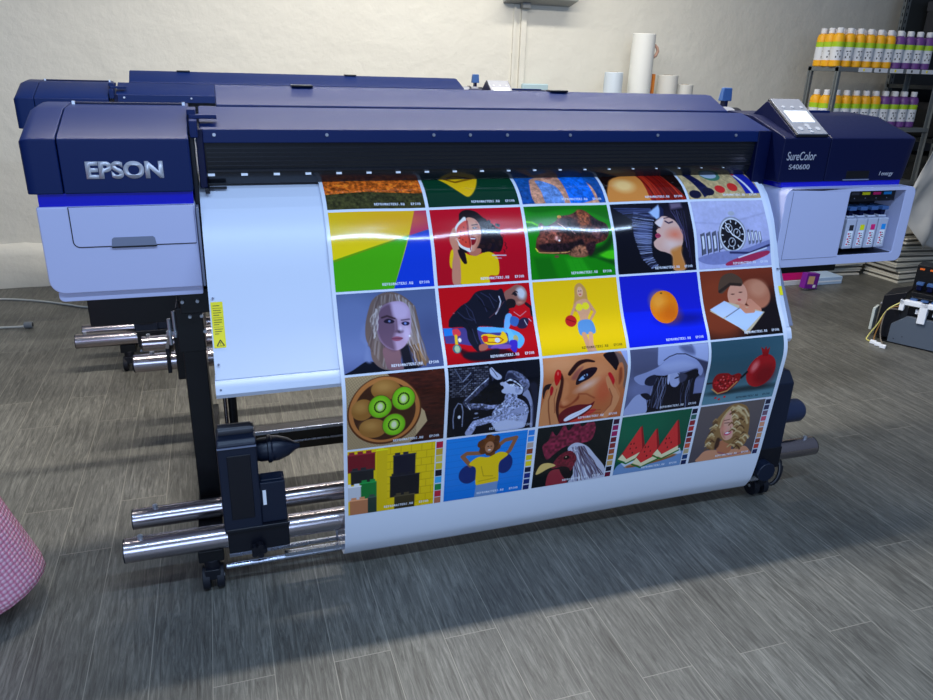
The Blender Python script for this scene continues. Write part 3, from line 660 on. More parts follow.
t.l([368,182, 412,176], 9, (60, 26, 24)); t.e(390, 205, 20, 9, (34, 18, 20)); t.e(388, 204, 8, 4, (220, 220, 220)); t.c([345,285, 372,276, 400,290, 390,330, 368,345, 350,330], (140, 16, 30)); t.g([348,286, 396,288, 390,298, 350,296], (250, 250, 250)); t.l([368,230, 372,262, 356,264], 5, (176, 96, 76))
t.c([322,128, 270,145, 228,200, 220,262, 245,335, 300,378, 362,380], (238, 234, 226), close=True); t.c([330,150, 285,160, 246,205, 240,265, 262,325, 305,358, 358,358, 345,250], (226, 70, 52)); t.g([320,125, 336,150, 345,250, 358,385, 352,388, 330,250], (170, 40, 36))
for x, y in ((300,200), (275,235), (305,255), (265,285), (290,300), (315,320), (330,210)): t.e(x, y, 4, 6, (50, 14, 18))
t.c([205,215, 225,205, 240,250, 262,275, 240,290, 225,300, 255,345, 280,640, 215,650, 205,500, 212,400, 180,300], (210, 136, 108)); t.l([205,240, 232,262, 262,272], 10, (226, 156, 128)); t.l([228,300, 262,300], 10, (226, 156, 128)); t.c([250,380, 300,395, 320,450, 326,490, 300,488, 262,430], HB); t.l([535,425, 645,425], 9, (214, 210, 222)); t.l([560,446, 610,448], 6, (206, 180, 200)); p.text()
p = pic(1, 2, (20, 142, 10), (14, 132, 8)); t = Tr(p, (22, 75), (755, 45), (95, 690), (845, 655))
t.c([30,75, 300,60, 500,60, 760,60, 780,180, 500,90, 130,130], (10, 100, 10), soft=.04, al=.7); t.l([40,205, 90,212, 135,235], 16, (120, 226, 30)); t.g([100,500, 250,500, 330,680, 160,690], (8, 104, 8), soft=.05, al=.7); t.g([380,510, 520,500, 640,650, 450,660], (40, 176, 24), soft=.05, al=.6); t.g([640,460, 830,440, 850,520, 760,520], (70, 206, 20), soft=.02); t.g([600,490, 840,530, 850,580], (8, 86, 10), soft=.03)
for k in range(9): t.l([60+30*k, 100, 160+60*k, 680], 3, (12, 110, 10), al=.35)
t.c([560,440, 700,400, 790,300, 790,400, 700,470, 600,500], (6, 50, 10), soft=.05, al=.9)
BR = (92, 46, 34)
t.c([118,425, 125,350, 150,300, 140,240, 165,215, 195,240, 250,225, 300,190, 310,155, 350,150, 430,135, 505,92, 560,105, 610,140, 660,180, 740,215, 765,290, 740,350, 700,375, 640,400, 600,470, 560,498, 470,500, 420,480, 300,475, 180,470, 130,450], (84, 40, 32))
t.c([480,110, 510,95, 575,125, 600,160, 560,260, 520,300, 500,220], (168, 84, 46), soft=.03, al=.85); t.c([600,150, 680,190, 740,230, 750,300, 640,260], (40, 20, 30), soft=.03); t.e(655, 280, 58, 68, (52, 26, 34)); t.e(650, 285, 42, 52, (126, 70, 62), soft=.03); t.c([340,180, 450,170, 500,240, 520,300, 420,330, 340,260], (46, 26, 26), soft=.03, al=.8)
t.c([130,350, 200,270, 300,260, 330,330, 260,370, 150,395], (142, 74, 58), soft=.03, al=.8); t.c([150,400, 250,385, 330,385, 430,380, 520,350, 540,400, 440,440, 300,455, 170,440], (34, 18, 24), soft=.02); t.l([120,430, 150,462, 260,466, 380,462, 450,445], 9, (206, 146, 84)); t.l([118,430, 135,452], 8, (240, 240, 60)); t.c([430,440, 500,400, 570,420, 580,480, 540,500, 450,498, 415,480], (150, 92, 66), soft=.02); t.c([560,400, 640,370, 640,440, 600,490], (44, 22, 28), soft=.02)
t.e(160, 248, 20, 32, (170, 110, 100), 10); t.l([310,215, 350,240, 385,265], 7, (216, 150, 120)); t.l([415,260, 440,285, 460,300], 8, (226, 150, 140)); t.e(308, 345, 30, 20, (190, 130, 120), soft=.02); t.e(322, 362, 9, 8, (240, 220, 210)); t.e(325, 160, 20, 14, (206, 140, 60)); t.e(305, 495, 22, 12, (120, 70, 54))
t.mott(450, 290, 330, 190, .75, 34, 26, 9, warm=True); p.text()
p = pic(1, 3, (10, 12, 30), (6, 8, 20)); t = Tr(p, (60, 48), (755, 20), (145, 655), (840, 610))
CL = [(150, 160, 205), (96, 104, 150), (190, 198, 235), (50, 56, 90)]
t.h_([450,140, 430,240, 420,330, 420,420, 440,500, 500,580], [270,110, 250,220, 265,320, 300,420, 350,520, 450,610], 46, 5, CL, 4, .006); t.h_([420,80, 420,150], [90,80, 250,190], 12, 4, [(60, 70, 120), (100, 112, 170), (30, 36, 70)], 5, .004); t.c([300,230, 390,200, 415,320, 400,440, 330,400, 280,320], (126, 138, 190), soft=.10, al=.45)
t.g([490,48, 520,150, 470,180, 400,120], (170, 196, 236), soft=.02); t.g([505,55, 550,110, 520,170, 495,160], (20, 30, 70), soft=.02); t.c([560,70, 700,60, 790,110, 850,400, 840,620, 740,610, 710,480, 700,330, 640,200, 540,140], (14, 10, 28)); t.g([590,30, 690,25, 700,70, 600,90], (110, 96, 120), soft=.04)
t.c([525,150, 590,160, 640,190, 690,260, 702,370, 690,450, 740,600, 640,612, 620,500, 560,465, 500,450, 455,420, 443,380, 468,350, 478,330, 455,320, 470,300, 462,282, 478,262, 500,250, 465,225, 455,205, 490,175], (224, 176, 160)); t.c([455,205, 490,178, 530,165, 520,220, 500,248, 470,228], (236, 216, 214), soft=.02); t.e(630, 310, 62, 40, (226, 110, 80), soft=.12, al=.8); t.c([600,440, 690,410, 700,480, 745,600, 640,610, 620,510], (206, 128, 60), soft=.04); t.e(600, 395, 60, 40, (240, 214, 206), soft=.10, al=.6)
t.c([455,315, 480,300, 505,325, 480,345, 458,335], (176, 60, 90)); t.l([460,322, 498,324], 4, (90, 20, 50)); t.l([545,195, 575,212, 610,200], 14, (50, 34, 66)); t.l([535,170, 580,160, 630,176], 8, (60, 40, 60)); t.l([470,250, 498,256], 6, (110, 60, 60)); t.c([540,110, 600,110, 660,160, 700,240, 690,270, 630,190, 560,150], (20, 14, 36)); t.h_([600,100, 720,100], [700,300, 800,580], 10, 4, [(50, 46, 80), (24, 20, 44), (90, 86, 130)], 7); p.text()
p = pic(1, 4, (190, 190, 226), (172, 174, 220)); p.mottle(.05, 6, 5, 3); p.line([(0, .32), (.5, .36), (1.3, .2)], .01, (150, 150, 190), al=.5, soft=.02)
for k in range(4):
    x = .06+k*.10; p.poly([(x, .50-.01*k), (x+.075, .47-.01*k), (x+.085, .78-.02*k), (x+.01, .80-.02*k)], (90, 92, 112)); p.poly([(x+.02, .53), (x+.055, .52), (x+.062, .70), (x+.03, .72)], (226, 228, 240)); p.line([(x+.008, .5), (x+.012, .8)], .006, (30, 30, 44))
for k in range(4):
    x = .88+k*.065; p.poly([(x, .46+.012*k), (x+.045, .45+.012*k), (x+.055, .66-.01*k), (x+.012, .68)], (108, 110, 130)); p.poly([(x+.012, .50), (x+.034, .49), (x+.04, .62), (x+.02, .62)], (232, 234, 244))
p.ell(.62, .52, .245, .275, (150, 152, 170), 12); p.ell(.62, .52, .225, .25, (222, 224, 236), 12); p.ell(.62, .52, .205, .228, (24, 24, 32), 12)
for k in range(12): a = k*math.pi/6; p.line([(.62+.165*math.cos(a), .52+.185*math.sin(a)), (.62+.19*math.cos(a), .52+.21*math.sin(a))], .008, (230, 230, 238))
for cx, cy in ((.57, .42), (.70, .50), (.60, .63)): p.ell(cx, cy, .062, .068, (210, 212, 224)); p.ell(cx, cy, .050, .055, (20, 20, 28)); p.line([(cx, cy), (cx+.02, cy-.03)], .006, (230, 230, 238))
p.line([(.62, .52), (.52, .38)], .010, (240, 240, 246)); p.line([(.62, .52), (.75, .60)], .010, (240, 240, 246)); p.ell(.66, .20, .06, .035, (180, 182, 196))
p.curve([(.0, .84), (.4, .76), (.8, .74), (1.3, .62), (1.3, .80), (.7, .92), (.2, .94)], (130, 134, 186)); p.curve([(.50, .92), (.8, .84), (1.2, .78), (1.22, .84), (.86, .94), (.5, .97)], (176, 44, 84)); p.line([(.56, .78), (.9, .80), (1.25, .70)], .016, (50, 52, 96)); p.line([(.7, .86), (1.2, .74)], .010, (220, 224, 242)); p.mottle(.05, 30, 24, 12); p.text()
# --- row 2
p = pic(2, 0, (84, 98, 140), (88, 100, 150)); t = Tr(p, (-4, 38), (742, 0), (42, 660), (815, 598))
t.e(120, 300, 260, 300, (112, 128, 176), soft=.3, al=.7); t.e(720, 420, 130, 200, (60, 70, 110), soft=.2, al=.6)
t.c([42,665, 110,620, 220,550, 280,560, 600,590, 640,600, 500,640, 200,680], (10, 14, 28)); t.c([170,370, 185,290, 215,260, 230,330, 230,430, 250,560, 200,540, 215,440, 190,400], (112, 126, 172), soft=.03)
H1 = (112, 92, 86); t.c([240,150, 270,80, 330,35, 400,22, 470,35, 540,80, 590,130, 612,200, 632,290, 628,350, 640,430, 670,490, 700,560, 640,590, 600,540, 560,480, 540,430, 500,470, 480,560, 500,620, 380,625, 310,600, 260,540, 245,450, 215,370, 215,260], H1)
t.h_([300,60, 420,40], [230,420, 360,610], 26, 6, [(136, 120, 114), (84, 68, 68), (158, 146, 146), (110, 92, 84)], 3, .015, soft=.01); t.h_([450,40, 590,140], [540,420, 690,570], 26, 7, [(160, 146, 140), (114, 94, 84), (182, 176, 184), (140, 116, 96)], 5, .015, soft=.01); t.h_([545,440, 620,420], [590,590, 680,590], 12, 7, [(150, 110, 66), (190, 176, 176), (90, 66, 50)], 9, .01)
t.c([350,450, 480,450, 480,560, 500,615, 390,620, 360,560], (128, 92, 100)); t.g([475,455, 540,420, 580,600, 500,600], (22, 22, 34), soft=.02)
t.c([300,200, 330,140, 400,100, 490,95, 545,140, 562,220, 560,330, 530,410, 490,455, 440,470, 380,450, 330,400, 305,330], (178, 150, 182)); t.c([300,200, 330,140, 400,110, 430,200, 450,300, 430,380, 440,470, 380,450, 330,400, 302,320], (92, 66, 86), soft=.05, al=.85); t.c([420,110, 500,110, 540,160, 520,220, 440,215], (200, 176, 210), soft=.05, al=.8); t.e(530, 330, 30, 60, (206, 184, 216), soft=.05, al=.8)
t.l([340,215, 380,202, 440,222], 12, (48, 32, 40), soft=.01); t.l([490,235, 550,228], 9, (80, 60, 80), soft=.01); t.c([355,240, 390,222, 435,240, 420,258, 370,256], (30, 22, 42)); t.e(398, 242, 10, 9, (110, 120, 170)); t.c([490,255, 520,245, 552,255, 540,275, 505,274], (36, 30, 60)); t.e(520, 260, 10, 10, (120, 140, 210)); t.l([450,230, 455,310, 440,325], 10, (110, 80, 100), soft=.02); t.e(478, 322, 22, 12, (60, 40, 56), soft=.02); t.e(484, 300, 10, 18, (214, 196, 226), soft=.03)
t.c([412,378, 450,360, 500,372, 480,392, 440,396], (142, 76, 100)); t.l([415,378, 498,376], 4, (74, 34, 56)); t.e(552, 358, 8, 8, (230, 230, 240)); t.h_([330,120, 300,160], [250,240, 300,400], 9, 8, [(190, 180, 180), (130, 116, 116)], 12, .02); p.text()
p = pic(2, 1, (206, 4, 20), (186, 2, 16)); t = Tr(p, (22, 72), (762, 32), (90, 690), (835, 628))
t.c([200,560, 330,600, 520,560, 640,600, 620,640, 420,662, 280,655, 210,610], (40, 6, 20), soft=.03, al=.9)
DK = (18, 20, 36); t.g([62,392, 345,385, 345,400, 500,390, 640,420, 700,450, 718,500, 690,550, 600,560, 440,560, 200,520, 80,515], (70, 60, 130)); t.g([62,392, 135,392, 140,450, 70,456], (30, 120, 215)); t.c([340,385, 470,385, 600,400, 690,440, 720,490, 700,540, 660,555, 600,440, 420,430, 350,410], (90, 176, 232))
t.c([370,455, 430,440, 520,455, 540,420, 570,440, 585,490, 560,515, 480,530, 400,520], (246, 196, 20)); t.l([372,470, 520,470, 548,490, 520,512, 420,508], 7, (150, 60, 20)); t.c([380,460, 420,458, 422,500, 390,505], (214, 40, 30)); t.e(500, 492, 22, 20, (200, 214, 240)); t.c([560,390, 600,400, 640,470, 600,520, 585,440], (110, 190, 236)); t.e(650, 480, 22, 30, (180, 170, 110)); t.c([600,500, 660,500, 650,590, 610,570], (60, 40, 180)); t.c([480,530, 600,530, 590,560, 450,560], (120, 80, 170))
t.c([108,360, 120,310, 200,220, 270,175, 330,105, 420,85, 500,90, 540,80, 565,140, 600,260, 560,330, 550,390, 440,380, 345,385, 350,470, 365,520, 355,580, 320,570, 265,490, 240,390, 120,385], DK)
for a in ([240,200, 300,260, 330,350], [330,120, 380,170, 420,260], [370,110, 440,150, 480,230], [250,230, 280,300, 320,330], [180,260, 240,310, 300,330], [300,400, 320,470, 340,520], [440,120, 470,160, 500,180]): t.l(a, 7, (52, 54, 84), al=.8); 
for a in ([350,160, 400,220, 450,250], [200,300, 260,350], [270,380, 300,430]): t.l(a, 6, (6, 6, 14))
t.l([518,140, 532,180, 520,230, 492,280], 9, (214, 210, 226)); t.l([560,180, 500,260, 440,310], 4, (110, 60, 70)); t.e(150, 272, 8, 5, (190, 80, 90))
t.c([560,110, 610,75, 660,48, 720,70, 748,130, 730,190, 680,215, 640,200, 600,230, 575,170], (150, 96, 84)); t.c([660,90, 700,70, 735,110, 720,160, 680,150], (206, 206, 214), soft=.04); t.l([625,125, 650,100, 668,108], 9, (24, 18, 26)); t.e(648, 122, 22, 14, (30, 24, 34), 40); t.c([580,170, 640,165, 655,210, 620,250, 590,250], (28, 20, 26)); t.e(690, 190, 26, 12, (200, 130, 110), soft=.02)
t.c([600,240, 700,220, 760,190, 795,250, 780,290, 700,310, 640,270], (206, 10, 24)); t.l([740,200, 780,230, 790,290], 26, (40, 20, 30)); t.c([670,340, 720,310, 760,330, 740,390, 690,400, 660,370], (40, 30, 60)); t.l([725,330, 745,370], 6, (220, 210, 226)); t.l([760,320, 780,340], 6, (200, 190, 216)); t.c([570,300, 600,275, 625,300, 600,390, 560,395], (110, 176, 232)); t.c([620,300, 680,320, 660,380, 610,360], (56, 100, 176)); t.l([640,265, 690,300, 740,260], 5, (226, 226, 236), al=.7)
t.c([140,405, 180,395, 205,430, 190,455, 145,450], (226, 60, 70)); t.l([165,455, 170,540], 24, (236, 190, 30)); t.e(195, 488, 14, 18, (240, 230, 220)); t.e(170, 560, 36, 36, (60, 110, 120)); t.e(172, 560, 22, 30, (170, 190, 150)); t.c([355,530, 410,520, 420,555, 380,580, 350,570], (170, 96, 80)); t.c([375,580, 500,560, 510,600, 470,640, 300,650, 220,620, 260,590], (20, 18, 30), soft=.02); p.text()
p = pic(2, 2, (250, 198, 6), (250, 206, 4)); p.curve([(.62, .10), (.70, .05), (.78, .14), (.80, .30), (.86, .44), (.78, .42), (.62, .44), (.56, .40), (.60, .24)], (206, 150, 80)); p.ell(.69, .17, .045, .07, (232, 176, 140)); p.ell(.675, .16, .008, .006, (50, 30, 30)); p.ell(.705, .16, .008, .006, (50, 30, 30)); p.ell(.69, .205, .016, .008, (200, 40, 60))
p.curve([(.62, .30), (.78, .28), (.82, .42), (.76, .54), (.80, .64), (.62, .66), (.64, .52), (.60, .40)], (226, 164, 122)); p.ell(.65, .38, .055, .05, (245, 225, 40)); p.ell(.75, .37, .055, .05, (245, 225, 40)); p.line([(.80, .32), (.88, .46), (.80, .56)], .018, (222, 158, 116)); p.line([(.60, .34), (.53, .46), (.48, .56)], .018, (222, 158, 116)); p.ell(.50, .56, .085, .08, (200, 30, 30)); p.line([(.44, .53), (.56, .58)], .005, (110, 10, 14)); p.curve([(.61, .58), (.80, .57), (.84, .74), (.72, .76), (.60, .76)], (96, 150, 205)); p.line([(.66, .76), (.72, 1.05)], .035, (220, 158, 118)); p.line([(.76, .76), (.74, .9), (.80, 1.05)], .033, (228, 166, 126)); p.text(col=(60, 50, 10))
p = pic(2, 3, (20, 30, 190), (14, 26, 205)); p.poly([(-.1, .50), (1.4, .54), (1.4, 1.1), (-.1, 1.1)], (10, 34, 222), soft=.02); p.ell(.98, .66, .36, .08, (8, 14, 130), soft=.1, al=.8); p.ell(.66, .47, .225, .235, (240, 128, 14)); p.ell(.58, .38, .12, .12, (255, 168, 60), soft=.14, al=.8); p.ell(.74, .58, .15, .12, (206, 90, 6), soft=.14, al=.6); p.ell(.64, .27, .018, .010, (70, 70, 20)); p.text()
p = pic(2, 4, (128, 48, 26), (34, 16, 14)); p.ell(.25, .55, .5, .5, (150, 62, 32), soft=.3, al=.7); p.ell(1.25, .9, .6, .5, (16, 12, 18), soft=.3, al=.9)
p.ell(.92, .38, .26, .22, (182, 110, 82), 20, soft=.02); p.ell(.98, .30, .15, .12, (214, 150, 118), soft=.08, al=.6); p.ell(.60, .38, .17, .20, (214, 150, 124), 20); p.curve([(.28, .28), (.36, .10), (.54, .05), (.70, .14), (.70, .24), (.52, .22), (.34, .34)], (84, 62, 48)); p.line([(.30, .31), (.50, .21), (.68, .23)], .022, (50, 36, 30)); p.ell(.52, .36, .03, .008, (60, 30, 26)); p.ell(.66, .34, .03, .008, (60, 30, 26)); p.ell(.62, .45, .03, .016, (180, 60, 66)); p.line([(.80, .50), (.92, .62), (.72, .60), (.58, .54)], .055, (206, 136, 108))
p.poly([(.08, .58), (.38, .46), (1.02, .66), (.64, .97), (.52, .86)], (196, 180, 150)); p.poly([(.09, .56), (.36, .45), (.58, .58), (.28, .70)], (190, 206, 236)); p.poly([(.30, .71), (.60, .58), (1.0, .66), (.62, .92)], (182, 204, 240)); p.line([(.34, .69), (.60, .57)], .006, (90, 100, 130)); p.line([(.64, .55), (.70, .62), (.82, .62)], .04, (206, 136, 108)); p.text()
# --- row 3
p = pic(3, 0, (70, 28, 18), (52, 20, 16)); p.mottle(.35, 10, 40, 3); p.poly([(-.1, -.1), (.44, -.1), (1.0, .55), (1.04, .70), (.74, 1.1), (-.1, 1.1)], (196, 164, 120)); 
ck = (np.sin(p.x*150+p.y*40)*np.sin(p.y*150-p.x*40))*.12+1; mk = (p.x < .9) & (p.c[..., 2] > .4); p.c = np.where(mk[..., None], np.clip(p.c*ck[..., None]*.85, 0, 1), p.c)
p.ell(.48, .50, .475, .475, (92, 48, 22)); p.ell(.48, .49, .455, .455, (190, 116, 58)); p.ell(.48, .50, .40, .41, (66, 34, 18))
for cx, cy, rx, ry, a in ((.50, .20, .19, .13, 5), (.20, .44, .14, .15, 20), (.33, .72, .18, .14, 10)): p.ell(cx, cy, rx, ry, (158, 104, 44), a); p.ell(cx-.03, cy-.04, rx*.6, ry*.5, (196, 142, 72), a, soft=.08, al=.8)
for cx, cy in ((.42, .42), (.72, .34), (.60, .70)):
    p.ell(cx, cy, .155, .165, (110, 80, 30)); p.ell(cx, cy, .145, .155, (110, 190, 20)); p.ell(cx, cy, .11, .12, (150, 214, 40), soft=.05)
    for k in range(20): a = k*math.pi/10; p.ell(cx+.070*math.cos(a), cy+.078*math.sin(a), .010, .012, (22, 40, 8))
    p.ell(cx, cy, .038, .055, (232, 236, 190), soft=.02)
p.text()
p = pic(3, 1, (12, 14, 26), (8, 10, 20)); t = Tr(p, (60, 80), (860, 5), (48, 685), (825, 590))
p.mottle(.1, 6, 5, 3)
r_ = np.random.default_rng(21)
for j in range(14):
    for i in range(9):
        x = 75+i*38+(j % 2)*18-(j*1.); y = 92+j*17-i*3; g_ = int(30+70*r_.random()); t.g([x, y, x+31, y-3, x+31, y+9, x, y+12], (g_, g_, g_+14))
t.l([180,190, 255,120], 7, (150, 156, 186)); t.l([150,270, 260,170], 6, (110, 114, 140)); t.l([120,90, 170,180], 8, (90, 94, 116)); t.c([380,170, 500,180, 540,380, 400,400, 320,360], (8, 10, 20), soft=.03)
t.l([105,600, 98,520, 108,430, 140,375, 170,385, 184,450, 180,580], 9, (130, 134, 160)); t.e(152, 498, 12, 15, (236, 238, 246)); t.l([280,510, 320,500], 8, (120, 124, 150)); t.e(300, 465, 16, 8, (150, 154, 180))
t.l([430,155, 330,240, 215,350, 205,372, 240,400, 340,405, 400,415], 50, (52, 54, 76)); t.l([425,145, 320,225, 200,350], 7, (196, 200, 226)); t.l([205,372, 245,430], 7, (206, 210, 236)); t.l([250,395, 350,395, 420,410, 500,400], 34, (130, 134, 166)); t.mott(350, 380, 160, 60, .9, 46, 34, 31); t.mott(320, 250, 130, 90, .8, 46, 34, 41)
t.c([420,90, 440,75, 470,105, 515,140, 510,165, 470,170, 425,130], (186, 190, 216)); t.l([430,80, 455,110, 480,150], 5, (40, 42, 60)); t.l([425,45, 500,35], 8, (160, 164, 190)); t.c([410,140, 430,150, 430,200, 405,210], (10, 12, 22))
t.c([740,250, 780,330, 800,420, 800,575, 775,580, 770,430, 735,330, 700,300], (150, 156, 190)); t.c([720,330, 770,400, 775,570, 730,560], (16, 18, 34)); t.c([760,210, 830,230, 830,560, 800,560, 790,350], (30, 32, 52), soft=.03)
t.c([560,340, 650,330, 720,370, 755,430, 740,550, 700,600, 480,625, 440,560, 420,530, 480,430], (176, 182, 216)); t.c([470,420, 540,380, 560,350, 700,350, 760,440, 730,480, 620,470, 520,500, 440,480], (150, 156, 190)); t.mott(610, 430, 170, 80, .8, 50, 38, 33); t.l([700,430, 560,500, 420,520, 290,560, 240,640], 62, (158, 164, 200)); t.mott(430, 540, 260, 80, .55, 46, 36, 51); t.g([300,580, 440,560, 480,630, 300,645], (10, 12, 24)); t.g([440,562, 560,520, 720,540, 720,585, 500,622], (196, 202, 232), soft=.02)
t.c([555,290, 640,280, 650,340, 600,370, 550,380], (140, 146, 180)); t.mott(600, 330, 60, 60, .8, 50, 38, 61); t.c([515,262, 535,240, 520,205, 560,180, 600,165, 660,200, 700,240, 690,290, 640,300, 600,285, 550,290, 520,280], (196, 202, 232)); t.e(655, 255, 22, 30, (170, 176, 210)); t.l([560,190, 600,190, 640,205, 675,228], 10, (14, 14, 26)); t.e(592, 194, 28, 15, (14, 14, 26), 8); t.c([545,170, 570,110, 620,98, 700,130, 755,190, 750,240, 710,275, 700,230, 640,170, 570,160], (106, 110, 140)); t.mott(660, 160, 110, 80, .8, 40, 30, 71, 35); t.c([545,165, 575,115, 620,125, 650,165, 590,160], (40, 42, 62), soft=.02); t.c([500,200, 530,190, 540,215, 515,220], (186, 190, 216))
p.text(col=(200, 204, 226))
p = pic(3, 2, (212, 130, 78), (190, 100, 56)); t = Tr(p, (92, 80), (850, 10), (58, 660), (780, 575))
t.e(240, 130, 180, 70, (232, 156, 104), soft=.15, al=.8); t.e(560, 250, 120, 110, (232, 150, 98), soft=.2, al=.8); t.e(620, 340, 70, 110, (206, 84, 50), soft=.12, al=.7); t.c([100,300, 150,285, 200,300, 150,330, 110,345, 90,420, 80,350], (40, 18, 22))
t.c([640,40, 730,20, 760,100, 730,170, 690,130, 640,70], (22, 10, 18)); t.c([740,20, 800,50, 830,120, 820,250, 800,330, 780,200, 760,100], (120, 92, 84), soft=.02); t.g([790,12, 850,10, 838,140], (170, 180, 226)); t.c([745,140, 790,110, 800,230, 785,300, 740,320, 725,240], (206, 118, 70)); t.c([755,170, 780,150, 780,240, 755,290], (150, 70, 40), soft=.02)
t.c([300,200, 340,150, 400,100, 480,82, 545,95, 540,108, 470,108, 400,140, 340,200, 315,218], (46, 16, 14)); t.c([370,285, 380,240, 420,180, 500,150, 560,150, 545,190, 490,240, 430,270, 385,295], (30, 12, 26)); t.c([330,240, 370,180, 440,140, 400,200, 370,250], (150, 76, 70), soft=.03, al=.8); t.c([395,255, 425,222, 465,200, 475,212, 440,245, 410,256], (150, 190, 235)); t.e(452, 218, 15, 18, (20, 30, 60)); t.e(446, 212, 4, 4, (250, 250, 255)); t.e(470, 300, 70, 24, (248, 206, 190), -25, soft=.08, al=.9)
t.c([270,260, 310,280, 310,360, 280,420, 250,440, 240,360], (222, 136, 84), soft=.04, al=.8); t.c([245,440, 270,480, 330,460, 380,410, 400,380, 400,420, 330,475, 280,500, 235,490], (150, 62, 32), soft=.02); t.e(275, 452, 30, 22, (226, 140, 92), soft=.05); t.l([400,375, 470,375, 540,410], 8, (150, 66, 36), soft=.02); t.c([235,200, 262,250, 250,380, 230,470, 235,560, 265,630, 220,600, 200,480, 215,360], (70, 22, 16), soft=.01)
t.c([235,560, 300,500, 400,470, 500,465, 545,440, 510,510, 440,570, 340,625, 250,640], (110, 18, 28)); t.c([280,600, 330,560, 420,520, 500,478, 518,482, 480,520, 400,570, 300,615], (236, 240, 255)); t.l([330,590, 390,552, 450,520, 500,490], 3, (170, 180, 210)); t.c([330,620, 430,575, 520,510, 560,520, 460,590, 400,625], (206, 60, 50))
t.c([100,420, 150,300, 170,270, 210,240, 235,250, 225,330, 205,420, 200,520, 225,650, 60,660, 60,560, 75,500], (214, 138, 86)); t.l([160,350, 135,430, 140,520, 160,640], 8, (120, 56, 30), soft=.01); t.l([205,330, 185,420, 195,540], 6, (150, 76, 44)); t.c([185,280, 180,220, 205,172, 240,180, 235,240, 205,300], (206, 14, 20)); t.c([148,385, 145,330, 160,305, 175,330, 165,380], (190, 16, 30)); t.e(213, 200, 8, 16, (240, 90, 80))
t.c([635,240, 660,225, 700,300, 740,350, 765,400, 740,480, 690,560, 640,590, 600,560, 680,480, 700,410, 660,330], (222, 144, 94)); t.c([700,250, 740,320, 770,380, 760,400, 720,320], (214, 130, 80)); t.c([655,200, 680,190, 715,250, 705,295, 680,250], (206, 24, 36)); t.l([670,330, 700,400, 690,470, 620,550], 6, (140, 60, 36), soft=.01)
t.l([480,525, 600,515], 4, (120, 30, 30), al=.7); t.l([470,550, 600,540], 4, (120, 30, 30), al=.7); p.text()
p = pic(3, 3, (96, 100, 136), (100, 106, 144)); t = Tr(p, (115, 92), (825, 28), (60, 655), (745, 590))
t.c([115,92, 300,80, 360,120, 340,260, 180,300, 110,280], (84, 86, 116), soft=.1); t.g([670,40, 825,28, 800,190, 690,180], (170, 178, 220), soft=.02); t.g([670,150, 805,190, 780,320, 760,260, 690,200], (60, 62, 90), soft=.02); t.e(200, 420, 110, 70, (120, 126, 170), soft=.1, al=.8); t.g([680,330, 780,330, 760,470, 680,470], (120, 126, 170), soft=.03)
t.g([690,475, 765,470, 745,590, 640,600, 640,500], (14, 14, 28)); t.c([300,300, 420,290, 560,290, 690,250, 725,300, 690,350, 680,470, 660,600, 260,640, 270,540, 310,430], (14, 14, 28)); t.h_([330,320, 430,320], [270,580, 400,610], 16, 4, [(96, 100, 134), (40, 42, 64), (150, 156, 196)], 3, .02); t.h_([560,380, 680,330], [560,600, 650,590], 14, 4, [(70, 74, 104), (20, 20, 36), (130, 136, 172)], 5, .015)
t.c([455,285, 540,280, 555,340, 540,385, 510,410, 470,395, 450,340], (170, 178, 220)); t.c([540,285, 610,300, 600,350, 550,370], (60, 62, 86), soft=.02); t.e(520, 325, 22, 8, (40, 42, 66), -15); t.l([525,285, 545,310, 500,335], 5, (40, 42, 64)); t.c([435,300, 455,290, 450,380, 435,370], (190, 196, 232))
t.c([135,315, 250,270, 350,225, 450,150, 560,125, 680,160, 745,230, 755,270, 740,310, 715,290, 700,240, 600,265, 480,285, 400,305, 300,300, 250,330, 230,385, 170,370], (150, 158, 204)); t.c([235,380, 240,330, 290,300, 330,305, 310,390], (30, 32, 54)); t.c([345,215, 365,80, 385,60, 540,50, 660,48, 685,160, 560,130, 440,160], (158, 166, 210)); t.c([560,60, 665,50, 683,120, 600,110], (96, 102, 140), soft=.05); t.l([400,175, 450,145, 520,122, 600,122, 690,160], 8, (40, 42, 70)); t.c([360,220, 460,190, 600,180, 700,220, 560,250, 420,270], (174, 182, 224), soft=.06, al=.7)
t.c([60,650, 110,540, 160,480, 210,470, 250,510, 255,640], (164, 172, 214)); t.c([200,470, 260,460, 300,500, 260,520], (20, 20, 36)); p.text()
p = pic(3, 4, (50, 84, 98), (96, 138, 152)); p.ell(.3, .3, .7, .4, (44, 78, 92), soft=.3, al=.7); p.ell(.85, .80, .45, .05, (20, 34, 40), soft=.05, al=.8); p.ell(.32, .82, .26, .04, (20, 34, 40), soft=.04, al=.8)
p.ell(.93, .52, .255, .27, (176, 20, 28), 10); p.ell(.80, .44, .06, .09, (240, 120, 120), 20, soft=.05, al=.9); p.ell(1.02, .60, .18, .16, (112, 6, 18), soft=.12, al=.6); p.poly([(.90, .28), (.86, .14), (.92, .18), (.95, .13), (.97, .19), (1.02, .15), (.99, .29)], (150, 18, 22)); p.curve([(.10, .62), (.16, .50), (.34, .50), (.42, .54), (.54, .52), (.60, .60), (.48, .76), (.30, .84), (.16, .76)], (150, 12, 18)); 
r_ = np.random.default_rng(4)
for k in range(46):
    a, q = r_.random()*6.28, r_.random()**.5; p.ell(.33+.19*q*math.cos(a), .64+.11*q*math.sin(a), .016, .014, [(210, 30, 40), (90, 4, 12), (236, 90, 90)][k % 3])
p.line([(.12, .74), (.24, .83), (.40, .80), (.54, .66)], .010, (210, 150, 90)); p.line([(-.05, .64), (.1, .64)], .014, (40, 40, 48)); p.line([(.6, .60), (.68, .52)], .02, (20, 22, 28))
